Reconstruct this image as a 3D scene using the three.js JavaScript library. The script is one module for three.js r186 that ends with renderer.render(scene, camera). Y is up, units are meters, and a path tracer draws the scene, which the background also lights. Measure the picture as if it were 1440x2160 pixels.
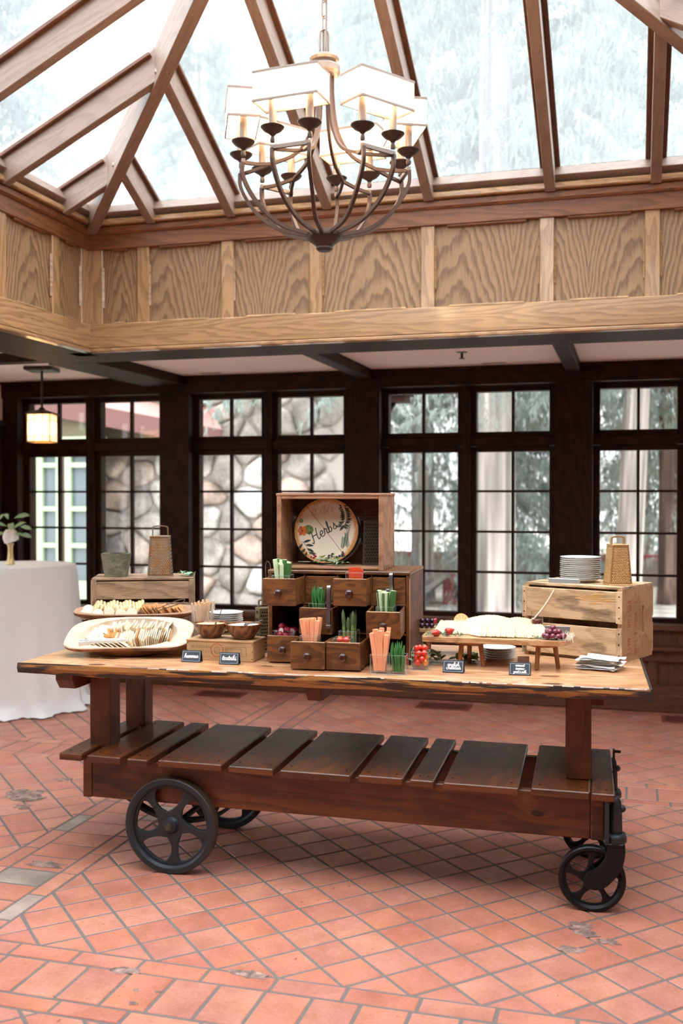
import * as THREE from 'three';
import { mergeGeometries, mergeVertices, toCreasedNormals } from 'three/addons/utils/BufferGeometryUtils.js';

// ---------------------------------------------------------------- camera, sky, exposure
const scene = new THREE.Scene();
const camera = new THREE.PerspectiveCamera(53.36, 1440 / 2160, 0.05, 300);
camera.position.set(0, 1.593, 0);
camera.rotation.set(THREE.MathUtils.degToRad(-0.935), THREE.MathUtils.degToRad(15.81), 0, 'YXZ');
camera.focus = 4.15;
camera.userData.fStop = 2.2;
scene.add(camera);
const renderer = new THREE.WebGLRenderer();
renderer.toneMapping = THREE.LinearToneMapping;
renderer.toneMappingExposure = 2.2;
renderer.shadowMap.enabled = true;
const SKY = 3.4;                       // overcast sky: brighter overhead than at the horizon, the same all round
{
  const w = 64, h = 64, d = new Float32Array(w * h * 4);
  for (let y = 0; y < h; y++) for (let x = 0; x < w; x++) {
    const s = Math.max(0, Math.sin(((y + 0.5) / h - 0.5) * Math.PI)), L = SKY * (1 + 1.8 * s) / 2.05;
    d.set([L * 0.97, L * 1.0, L * 1.03, 1], (y * w + x) * 4);
  }
  const t = new THREE.DataTexture(d, w, h, THREE.RGBAFormat, THREE.FloatType);
  t.mapping = THREE.EquirectangularReflectionMapping; t.magFilter = THREE.LinearFilter; t.needsUpdate = true;
  scene.background = t;
}

// ---------------------------------------------------------------- helpers
const V = (x, y, z) => new THREE.Vector3(x, y, z), PI = Math.PI, R = THREE.MathUtils.degToRad;
const rng = (a) => () => { a |= 0; a = a + 0x6D2B79F5 | 0; let t = Math.imul(a ^ a >>> 15, 1 | a); t = t + Math.imul(t ^ t >>> 7, 61 | t) ^ t; return ((t ^ t >>> 14) >>> 0) / 4294967296; };
const mix = (a, b, t) => a + (b - a) * t, clamp = (x, a = 0, b = 1) => Math.min(b, Math.max(a, x));
const smooth = (a, b, x) => { const t = clamp((x - a) / (b - a)); return t * t * (3 - 2 * t); };
function hash(x, y, s) { let h = Math.imul(x, 374761393) + Math.imul(y, 668265263) + Math.imul(s, 2147483647 ^ 0x5bd1e995) | 0; h = Math.imul(h ^ h >>> 13, 1274126177); return ((h ^ h >>> 16) >>> 0) / 4294967296; }
function pn(x, y, px, py, s) {          // value noise that repeats after px, py cells
  const x0 = Math.floor(x), y0 = Math.floor(y); let fx = x - x0, fy = y - y0; fx = fx * fx * (3 - 2 * fx); fy = fy * fy * (3 - 2 * fy);
  const xa = ((x0 % px) + px) % px, xb = (xa + 1) % px, ya = ((y0 % py) + py) % py, yb = (ya + 1) % py;
  return mix(mix(hash(xa, ya, s), hash(xb, ya, s), fx), mix(hash(xa, yb, s), hash(xb, yb, s), fx), fy);
}
function fbm(x, y, px, py, s, o = 4) { let v = 0, a = 0.5, n = 0; for (let i = 0; i < o; i++) { v += a * pn(x, y, px, py, s + i); n += a; x *= 2; y *= 2; px *= 2; py *= 2; a *= 0.5; } return v / n; }
const rgb = (h) => { const c = parseInt(h.slice(1), 16); return [c >> 16, c >> 8 & 255, c & 255]; };
function tex(w, h, f, srgb = true) {
  const d = new Uint8Array(w * h * 4), o = [0, 0, 0];
  for (let y = 0; y < h; y++) for (let x = 0; x < w; x++) { f(x / w, y / h, o); const k = (y * w + x) * 4; d[k] = clamp(o[0], 0, 255); d[k + 1] = clamp(o[1], 0, 255); d[k + 2] = clamp(o[2], 0, 255); d[k + 3] = 255; }
  const t = new THREE.DataTexture(d, w, h); t.wrapS = t.wrapT = THREE.RepeatWrapping; t.magFilter = t.minFilter = THREE.LinearFilter;
  if (srgb) t.colorSpace = THREE.SRGBColorSpace; t.needsUpdate = true; return t;
}
function canvasTex(w, h, draw) {
  const c = document.createElement('canvas'); c.width = w; c.height = h; draw(c.getContext('2d'), w, h);
  const t = new THREE.CanvasTexture(c); t.colorSpace = THREE.SRGBColorSpace; return t;
}
// wood: u runs along the grain; rings = arches per board width, flat-sawn arches where arch > 0
function wood(w, h, { base, dark, light, seed = 1, rings = 9, arch = 1, warp = 0.5, line = 0.6, pores = 0.25, stain = 0, stainCol = '#20140c', knots = 0, along = 4 }) {
  const B = rgb(base), D = rgb(dark), L = rgb(light), S = rgb(stainCol), r = rng(seed), K = [];
  for (let i = 0; i < knots; i++) K.push([r(), 0.15 + 0.7 * r(), 0.012 + 0.014 * r()]);
  return tex(w, h, (u, v, o) => {
    const c = (v - 0.5) * 2, n = fbm(u * 3, v * 5, 3, 5, seed, 4) - 0.5, n2 = fbm(u * 16, v * 8, 16, 8, seed + 9, 3) - 0.5;
    let kd = 0, kr = 0;
    for (const [kx, ky, ks] of K) { let dx = u - kx; dx -= Math.round(dx); const dd = Math.hypot(dx, (v - ky) * 0.5); kd += Math.exp(-dd / (ks * 2)); kr = Math.max(kr, 1 - smooth(ks * 0.7, ks * 1.1, dd)); }
    const t = rings * (arch * c * c * 0.8 + (1 - arch) * c * 0.5) + u * along + warp * n * 4 + n2 * 0.35 * warp + kd * 2.2;
    const f = t - Math.floor(t), g = Math.pow(smooth(0, 0.75, f) * (1 - smooth(0.8, 1, f)), 1.5);
    const p = pn(u * 48, v * 420, 48, 420, seed + 3), q = pn(u * 14, v * 90, 14, 90, seed + 5);
    const k = clamp(line * g + pores * (p - 0.5) * 1.4 + 0.2 * (q - 0.5)), m = fbm(u * 2, v * 3, 2, 3, seed + 20, 3);
    for (let i = 0; i < 3; i++) { o[i] = mix(mix(B[i], L[i], clamp((m - 0.35) * 1.6)), D[i], k); o[i] = mix(o[i], D[i] * 0.55, kr * 0.85); }
    if (stain > 0) { const s = smooth(0.56, 0.74, fbm(u * 6, v * 6, 6, 6, seed + 33, 5)) * stain * (0.5 + 0.5 * p); for (let i = 0; i < 3; i++) o[i] = mix(o[i], S[i], s); }
  });
}
const M = {};
const std = (p) => new THREE.MeshStandardMaterial(p), phy = (p) => new THREE.MeshPhysicalMaterial(p);
const col = (h, k = 1) => new THREE.Color(h).multiplyScalar(k);

// geometry ---------------------------------------------------------
const place = (g, x = 0, y = 0, z = 0, rx = 0, ry = 0, rz = 0) => { g.applyMatrix4(new THREE.Matrix4().compose(V(x, y, z), new THREE.Quaternion().setFromEuler(new THREE.Euler(rx, ry, rz, 'YXZ')), V(1, 1, 1))); return g; };
let boardCount = 0;
function faces(list, uvOf) {            // list of convex polygons (arrays of Vector3), flat shaded
  const p = [], n = [], t = [];
  for (const poly of list) {
    const nn = V(0, 0, 0).crossVectors(poly[1].clone().sub(poly[0]), poly[2].clone().sub(poly[0])).normalize();
    for (let i = 1; i + 1 < poly.length; i++) for (const q of [poly[0], poly[i], poly[i + 1]]) { p.push(q.x, q.y, q.z); n.push(nn.x, nn.y, nn.z); t.push(...uvOf(q, nn)); }
  }
  const g = new THREE.BufferGeometry();
  g.setAttribute('position', new THREE.Float32BufferAttribute(p, 3)); g.setAttribute('normal', new THREE.Float32BufferAttribute(n, 3)); g.setAttribute('uv', new THREE.Float32BufferAttribute(t, 2));
  return g;
}
function outward(poly, c) { const n = V(0, 0, 0).crossVectors(poly[1].clone().sub(poly[0]), poly[2].clone().sub(poly[0])); const m = poly.reduce((a, b) => a.add(b), V(0, 0, 0)).divideScalar(poly.length).sub(c); return n.dot(m) < 0 ? poly.reverse() : poly; }
// chamfered board; g = axis of the grain (0 x, 1 y, 2 z); uv in metres / (L, W), each board at its own place in the texture
function board(sx, sy, sz, { g = 0, c = 0.003, L = 1.2, W = 0.6, o } = {}) {
  const h = [sx / 2, sy / 2, sz / 2]; c = Math.min(c, ...h.map((x) => x * 0.45)); const k = o ?? boardCount++, ou = (k * 0.377) % 1, ov = (k * 0.618) % 1;
  const P = (a, s) => { const q = s.map((x, i) => x * (i === a ? h[i] : h[i] - c)); return V(...q); }, list = [], O = V(0, 0, 0);
  for (let a = 0; a < 3; a++) { const b = (a + 1) % 3, d = (a + 2) % 3; for (const s of [-1, 1]) { const S = (y, z) => { const q = [0, 0, 0]; q[a] = s; q[b] = y; q[d] = z; return q; }; list.push([P(a, S(-1, -1)), P(a, S(1, -1)), P(a, S(1, 1)), P(a, S(-1, 1))]); } }
  for (let a = 0; a < 3; a++) { const b = (a + 1) % 3, d = (a + 2) % 3; for (const s of [-1, 1]) for (const t of [-1, 1]) { const S = (x) => { const q = [0, 0, 0]; q[a] = x; q[b] = s; q[d] = t; return q; }; list.push([P(b, S(-1)), P(b, S(1)), P(d, S(1)), P(d, S(-1))]); } }
  for (const x of [-1, 1]) for (const y of [-1, 1]) for (const z of [-1, 1]) list.push([0, 1, 2].map((a) => P(a, [x, y, z])));
  return faces(list.map((f) => outward(f, O)), (q, n) => {
    const e = [Math.abs(n.x), Math.abs(n.y), Math.abs(n.z)], v = [q.x, q.y, q.z]; let a = e[0] > e[1] && e[0] > e[2] ? 0 : e[1] > e[2] ? 1 : 2;
    if (a === g) { const b = (g + 1) % 3, d = (g + 2) % 3; return [v[b] * 0.15 / L + ou, v[d] / W + ov]; }
    const across = 3 - a - g; return [v[g] / L + ou, v[across] / W + ov];
  });
}
const bd = (x0, x1, y0, y1, z0, z1, o) => place(board(Math.abs(x1 - x0), Math.abs(y1 - y0), Math.abs(z1 - z0), o), (x0 + x1) / 2, (y0 + y1) / 2, (z0 + z1) / 2);
// board along a line from a to b, width w across, depth d along "up"
function beam(a, b, w, d, up = V(0, 1, 0), o = {}) {
  const x = b.clone().sub(a), L = x.length(); x.normalize(); const z = V(0, 0, 0).crossVectors(x, up).normalize(), y = V(0, 0, 0).crossVectors(z, x);
  const g = board(L, d, w, o); g.applyMatrix4(new THREE.Matrix4().makeBasis(x, y, z).setPosition(a.clone().add(b).multiplyScalar(0.5))); return g;
}
const lathe = (pts, n = 32) => new THREE.LatheGeometry(pts.map(([x, y]) => new THREE.Vector2(x, y)), n);
const tube = (pts, r, n = 24, m = 8, closed = false) => new THREE.TubeGeometry(new THREE.CatmullRomCurve3(pts, closed, 'centripetal'), n, r, m, closed);
function strip(pts, w, t, side, n = 40) {  // flat bar swept along points; side = direction of its width
  const c = new THREE.CatmullRomCurve3(pts, false, 'centripetal'), list = []; let prev = null;
  for (let i = 0; i <= n; i++) {
    const p = c.getPoint(i / n), T = c.getTangent(i / n), s = side.clone().addScaledVector(T, -side.dot(T)).normalize(), u = V(0, 0, 0).crossVectors(T, s);
    const ring = [[-1, -1], [1, -1], [1, 1], [-1, 1]].map(([a, b]) => p.clone().addScaledVector(s, a * w / 2).addScaledVector(u, b * t / 2));
    if (prev) for (let k = 0; k < 4; k++) list.push([prev[k], prev[(k + 1) % 4], ring[(k + 1) % 4], ring[k]]); else list.push([ring[0], ring[1], ring[2], ring[3]]);
    prev = ring;
  }
  list.push([prev[3], prev[2], prev[1], prev[0]]);
  return faces(list, (q) => [q.x + q.z * 0.5, q.y]);
}
function extrude(shape, d, bevel = 0, seg = 2, curve = 12) { const g = new THREE.ExtrudeGeometry(shape, { depth: d, bevelEnabled: bevel > 0, bevelThickness: bevel, bevelSize: bevel, bevelSegments: seg, curveSegments: curve }); return g; }
function join(gs) {
  if (!Array.isArray(gs)) return gs; if (gs.length === 1) return gs[0];
  return mergeGeometries(gs.map((g) => { g = g.index ? g.toNonIndexed() : g; for (const k of Object.keys(g.attributes)) if (!['position', 'normal', 'uv'].includes(k)) g.deleteAttribute(k); return g; }));
}
const used = {};
function numbered(n) { const k = used[n] = (used[n] ?? -1) + 1; return k ? `${n}_${String(k).padStart(3, '0')}` : n; }
function part(name, gs, m, parent) { const o = new THREE.Mesh(join(gs), m); o.name = name; o.castShadow = o.receiveShadow = true; parent.add(o); return o; }
function struct(name, gs, m) { const o = gs ? new THREE.Mesh(join(gs), m) : new THREE.Group(); o.name = name; o.castShadow = o.receiveShadow = true; o.userData.kind = 'structure'; scene.add(o); return o; }
function tag(o, label, category, group) { o.userData.label = label; o.userData.category = category; if (group) o.userData.group = group; return o; }
function thing(name, label, category, group, mat) { const o = new THREE.Group(); o.name = numbered(name); scene.add(o); tag(o, label, category, group); if (mat) setM(o, mat); return o; }
function solo(name, gs, m, label, category, group, mat) { const o = new THREE.Mesh(join(gs), m); o.name = numbered(name); o.castShadow = o.receiveShadow = true; scene.add(o); tag(o, label, category, group); if (mat) setM(o, mat); return o; }
function setM(o, m) { m.decompose(o.position, o.quaternion, o.scale); return o; }
const T = (x = 0, y = 0, z = 0, ry = 0, rx = 0, rz = 0, s = 1) => new THREE.Matrix4().compose(V(x, y, z), new THREE.Quaternion().setFromEuler(new THREE.Euler(rx, ry, rz, 'YXZ')), typeof s === 'number' ? V(s, s, s) : s);
const mul = (...a) => a.reduce((p, q) => p.clone().multiply(q));
function dup(o, m, label) { const c = o.clone(); c.name = numbered(o.name.replace(/_\d{3}$/, '')); c.userData = { ...o.userData }; if (label) c.userData.label = label; scene.add(c); return setM(c, m); }
// the same thing many times: first the original itself, then copies
function repeat(o, mats) { mats.forEach((m, i) => i ? dup(o, m) : setM(o, m)); return o; }

// ---------------------------------------------------------------- materials of the building
const oakTex = wood(1024, 512, { base: '#9b7955', dark: '#5f4530', light: '#a98660', seed: 11, rings: 9, arch: 1, warp: 0.8, line: 0.62, pores: 0.4, along: 9 });
const oakLine = wood(1024, 256, { base: '#b58f68', dark: '#7a5a3d', light: '#c29d77', seed: 17, rings: 5, arch: 0.8, warp: 0.9, line: 0.5, pores: 0.34 });
M.panel = std({ map: oakTex, roughness: 0.5 });
M.oak = phy({ map: oakLine, color: col('#f4ecdc'), roughness: 0.38, clearcoat: 0.7, clearcoatRoughness: 0.12 });
M.oakDark = std({ map: oakLine, color: col('#8f7160'), roughness: 0.5 });
const darkTex = wood(512, 256, { base: '#4a2c1d', dark: '#23130c', light: '#57341f', seed: 23, rings: 6, arch: 0.7, warp: 0.8, line: 0.6, pores: 0.4 });
M.dark = phy({ map: darkTex, color: col('#b39a8c'), roughness: 0.6, specularIntensity: 0.35 });
const raftTex = wood(512, 256, { base: '#8d7566', dark: '#6a5547', light: '#a08878', seed: 19, rings: 5, arch: 0.5, warp: 0.8, line: 0.35, pores: 0.35 });
M.rafter = std({ map: raftTex, roughness: 0.4 });
M.oakRailShaded = std({ map: oakLine, color: col('#b8937a'), roughness: 0.4 });  // darker oak tint: shade under the cornice put into the rail and cove colour
M.plaster = std({ color: '#ecdfd8', roughness: 0.9, bumpMap: tex(256, 256, (u, v, o) => { o[0] = o[1] = o[2] = 255 * fbm(u * 32, v * 32, 32, 32, 5, 3); }, false), bumpScale: 0.002 });
M.glass = phy({ color: '#ffffff', transmission: 1, thickness: 0, roughness: 0.03, ior: 1.5 });
const dirt = tex(256, 256, (u, v, o) => { const a = fbm(u * 5, v * 5, 5, 5, 71, 5), b = pn(u * 90, v * 12, 90, 12, 77); o[0] = o[1] = o[2] = 255 * clamp(0.86 + 0.22 * (a - 0.5) + 0.06 * (b - 0.5)); }, false);
M.skyGlass = phy({ color: '#eff5f9', transmission: 1, thickness: 0, roughness: 0.38, roughnessMap: dirt, ior: 1.45 });
M.grout = std({ color: '#6f6763', roughness: 0.95, bumpMap: tex(256, 256, (u, v, o) => { o[0] = o[1] = o[2] = 255 * pn(u * 90, v * 90, 90, 90, 3); }, false), bumpScale: 0.002 });

// ---------------------------------------------------------------- floor: square tiles on the diagonal, framed by bands of straight tiles
const X0 = -5.3, X1 = 3.5, Z0 = -7.82, Z1 = 2.4, JT = 0.0115, TS = 0.158;
const floor = struct('floor', bd(X0 - 0.2, X1 + 0.2, -0.25, -0.0022, -8.15, Z1 + 0.2, { c: 0.001 }), M.grout);
{
  const tTex = tex(512, 512, (u, v, o) => {
    const a = fbm(u * 6, v * 6, 6, 6, 41, 5), b = pn(u * 180, v * 180, 180, 180, 45), c = fbm(u * 22, v * 22, 22, 22, 49, 3), e = pn(u * 60, v * 60, 60, 60, 52);
    const k = 0.88 + 0.2 * (a - 0.5) + 0.1 * (b - 0.5) + 0.1 * (c - 0.5), pit = smooth(0.93, 0.97, e) * smooth(0.55, 0.7, a);
    o[0] = mix(214 * k, 120, pit); o[1] = mix(142 * k * (1 + 0.1 * (a - 0.5)), 66, pit); o[2] = mix(119 * k * (1 + 0.16 * (c - 0.5)), 58, pit);
  });
  const bump = tex(256, 256, (u, v, o) => { o[0] = o[1] = o[2] = 255 * (0.6 * fbm(u * 10, v * 10, 10, 10, 61, 4) + 0.4 * pn(u * 120, v * 120, 120, 120, 63)); }, false);
  const tones = ['#ffffff', '#fbf2ee', '#fff4ed', '#f8ece7', '#ffefe6', '#faefe9', '#f3e5e0', '#fff8f3'];
  const rough = [0.4, 0.46, 0.38, 0.5, 0.42, 0.44, 0.48, 0.4];
  const mats = tones.map((c, i) => std({ map: tTex, color: c, roughness: rough[i], bumpMap: bump, bumpScale: 0.0012 }));
  const grey = [std({ map: tTex, color: '#ffffff', roughness: 0.45 }), std({ map: tTex, color: '#e8eeea', roughness: 0.5 })];
  { const t = tex(256, 256, (u, v, o) => { const a = fbm(u * 8, v * 8, 8, 8, 43, 5), k = 0.8 + 0.5 * (a - 0.5); o[0] = 208 * k; o[1] = 182 * k; o[2] = 168 * k; }); for (const g of grey) g.map = t; }
  const shrink = (poly, d) => { // inset a convex ccw polygon
    const n = poly.length, L = []; for (let i = 0; i < n; i++) { const [ax, az] = poly[i], [bx, bz] = poly[(i + 1) % n], l = Math.hypot(bx - ax, bz - az); L.push([-(bz - az) / l, (bx - ax) / l, ax, az]); }
    return poly.map((_, i) => { const A = L[(i + n - 1) % n], B = L[i], c1 = A[0] * A[2] + A[1] * A[3] + d, c2 = B[0] * B[2] + B[1] * B[3] + d, det = A[0] * B[1] - A[1] * B[0]; return Math.abs(det) < 1e-6 ? [B[2] + B[0] * d, B[3] + B[1] * d] : [(c1 * B[1] - c2 * A[1]) / det, (A[0] * c2 - B[0] * c1) / det]; });
  };
  const clip = (poly, f) => { const out = []; for (let i = 0; i < poly.length; i++) { const a = poly[i], b = poly[(i + 1) % poly.length], fa = f(a), fb = f(b); if (fa >= 0) out.push(a); if (fa * fb < 0) { const t = fa / (fa - fb); out.push([mix(a[0], b[0], t), mix(a[1], b[1], t)]); } } return out; };
  const area = (p) => { let s = 0; p.forEach((a, i) => { const b = p[(i + 1) % p.length]; s += a[0] * b[1] - a[1] * b[0]; }); return s / 2; };
  const r = rng(7), list = [];
  const add = (poly, greyish = 0) => { poly = poly.filter((a, i) => { const b = poly[(i + 1) % poly.length]; return Math.hypot(a[0] - b[0], a[1] - b[1]) > 0.004; }); if (poly.length < 3) return; if (area(poly) < 0) poly.reverse(); if (area(poly) < 0.0006) return; poly = shrink(poly, JT / 2); if (area(poly) < 0.0003) return; list.push({ poly, k: r() < greyish ? 100 + Math.floor(r() * 2) : Math.floor(r() * r() * 8), dy: (r() - 0.5) * 0.0016, tx: (r() - 0.5) * 0.006, tz: (r() - 0.5) * 0.006, ou: r(), ov: r() }); };
  const zA = [-0.4455, -3.1555, -5.8615], AW = [0.0945, 0.232, 0.085], xB = [-5.35, -2.64, 1.07], BW = [0.085, 0.245, 0.085];
  for (const z of zA) { // bands across the room
    let q = z;
    [[AW[0], 0.241, -1.833], [AW[1], 0.158, -1.75], [AW[2], 0.241, -1.72]].forEach(([w, l, ph]) => { let x = ph - Math.ceil((ph - X0) / l) * l; for (; x < X1; x += l) add([[Math.max(x, X0), q], [Math.min(x + l, X1), q], [Math.min(x + l, X1), q + w], [Math.max(x, X0), q + w]], 0.0); q += w; });
  }
  const zF = [[Z0, -5.8615], [-5.455, -3.1555], [-2.744, -0.4455], [-0.035, Z1]], xF = [[X0, -4.935 - 0.0], [-4.935, -2.64], [-2.225, 1.07], [1.485, X1]];
  xF[0] = [X0, X0];
  for (const [z0, z1] of zF) {
    for (const x of xB.slice(1).concat([-5.35])) { let q = x; BW.forEach((w, n) => { const l = n === 1 ? 0.1585 : 0.241, ph = n === 1 ? -4.11 : -4.036; if (q + w > X0 + 0.01) for (let z = ph - Math.ceil((ph - z0) / l) * l; z < z1; z += l) { const a = Math.max(z, z0), b = Math.min(z + l, z1); if (b - a > 0.02) add([[Math.max(q, X0), a], [q + w, a], [q + w, b], [Math.max(q, X0), b]], n === 1 ? 0.03 : 0.42); } q += w; }); }
    for (const [x0, x1] of xF) {
      if (x1 - x0 < 0.05) continue;
      for (let i = -60; i < 60; i++) for (let j = -60; j < 60; j++) {
        const X = (i + j) / Math.SQRT2 * TS - 2.227, Z = -(i - j) / Math.SQRT2 * TS - 3.601, h = TS / Math.SQRT2;
        if (X + 2 * h < x0 || X > x1 || Z + h < z0 || Z - h > z1) continue;
        let p = [[X, Z], [X + h, Z - h], [X + 2 * h, Z], [X + h, Z + h]];
        p = clip(p, (a) => a[0] - x0); p = clip(p, (a) => x1 - a[0]); p = clip(p, (a) => a[1] - z0); p = clip(p, (a) => z1 - a[1]); if (p.length > 2) add(p);
      }
    }
  }
  const pris = (t) => {
    const p = t.poly, c = p.reduce((a, b) => [a[0] + b[0] / p.length, a[1] + b[1] / p.length], [0, 0]), in1 = shrink(p, 0.0022), y = (q) => t.dy + (q[0] - c[0]) * t.tx + (q[1] - c[1]) * t.tz;
    const top = in1.map((q) => V(q[0], y(q), q[1])), mid = p.map((q) => V(q[0], y(q) - 0.0022, q[1])), low = p.map((q) => V(q[0], -0.02, q[1])), L = [top.slice().reverse()];
    for (let i = 0; i < p.length; i++) { const j = (i + 1) % p.length; L.push([mid[j], mid[i], top[i], top[j]].reverse()); L.push([low[j], low[i], mid[i], mid[j]].reverse()); }
    const O = V(c[0], -0.01, c[1]); return faces(L.map((f) => outward(f, O)), (q) => [q.x * 0.9 + t.ou, q.z * 0.9 + t.ov]);
  };
  // the 300 tiles that show largest stand as parts of their own
  camera.updateMatrixWorld(); const q = V(0, 0, 0), inv = camera.matrixWorld.clone().invert(), ty = Math.tan(R(26.68));
  for (const t of list) { const c = t.poly.reduce((a, b) => [a[0] + b[0] / t.poly.length, a[1] + b[1] / t.poly.length], [0, 0]); q.set(c[0], 0, c[1]).applyMatrix4(inv); t.seen = q.z < -0.5 && Math.abs(q.x / q.z) < ty * 0.68 && Math.abs(q.y / q.z) < ty * 1.01 ? Math.abs(area(t.poly)) / Math.pow(-q.z, 3) : 0; }
  list.sort((a, b) => b.seen - a.seen);
  const rest = [];
  list.forEach((t, n) => { if (n < 300) part('tile', pris(t), t.k >= 100 ? grey[t.k - 100] : mats[t.k], floor); else { (rest[t.k >= 100 ? 3 : t.k % 3] ??= []).push(pris(t)); } });
  const all = rest.map((g, i) => { const m = join(g), c = new THREE.Color([tones[0], tones[1], tones[4], '#e0dad6'][i]), n = m.attributes.position.count, a = new Float32Array(n * 3); for (let k = 0; k < n; k++) a.set([c.r, c.g, c.b], k * 3); m.setAttribute('color', new THREE.BufferAttribute(a, 3)); return m; });
  const far = new THREE.Mesh(mergeGeometries(all), std({ map: tTex, vertexColors: true, roughness: 0.42, bumpMap: bump, bumpScale: 0.0012 })); far.name = 'tile_field'; far.userData.kind = 'stuff'; floor.add(far);
}

// mortar patches and spalled spots on the tiles
{
  const r = rng(77), m = std({ map: tex(128, 128, (u, v, o) => { const a = fbm(u * 16, v * 16, 16, 16, 81, 4), k = 0.5 + a; o[0] = 138 * k; o[1] = 112 * k; o[2] = 102 * k; }), roughness: 0.9, bumpMap: M.grout.bumpMap, bumpScale: 0.003 });
  for (const [x, z, a, b] of [[-0.165, -3.84, 0.05, 0.035], [-0.15, -3.78, 0.06, 0.03], [-0.07, -3.73, 0.045, 0.025], [-0.19, -3.63, 0.05, 0.03], [-1.62, -3.06, 0.055, 0.03], [-1.21, -3.155, 0.075, 0.026], [-2.42, -3.86, 0.09, 0.05], [-3.1, -4.72, 0.13, 0.1], [-2.98, -4.55, 0.05, 0.04], [-3.05, -5.05, 0.05, 0.03], [-1.52, -2.95, 0.012, 0.01], [-1.45, -2.96, 0.01, 0.008], [-1.49, -2.87, 0.018, 0.012], [-2.75, -4.98, 0.05, 0.026]]) {
    const n = 16, P = []; for (let i = 0; i < n; i++) { const t = -i / n * PI * 2, k = 0.6 + 0.7 * r(); P.push(V(x + a * k * Math.cos(t), 0.0014, z + b * k * Math.sin(t))); }
    const low = P.map((p) => V(p.x, -0.004, p.z)), C = V(x, 0.0014, z), O = V(x, -0.01, z), L = []; for (let i = 0; i < n; i++) { L.push(outward([P[i], P[(i + 1) % n], C], O), outward([P[i], P[(i + 1) % n], low[(i + 1) % n], low[i]], O)); }
    part('mortar_patch', faces(L, (q) => [q.x * 3, q.z * 3]), m, floor);
  }
}
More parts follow.
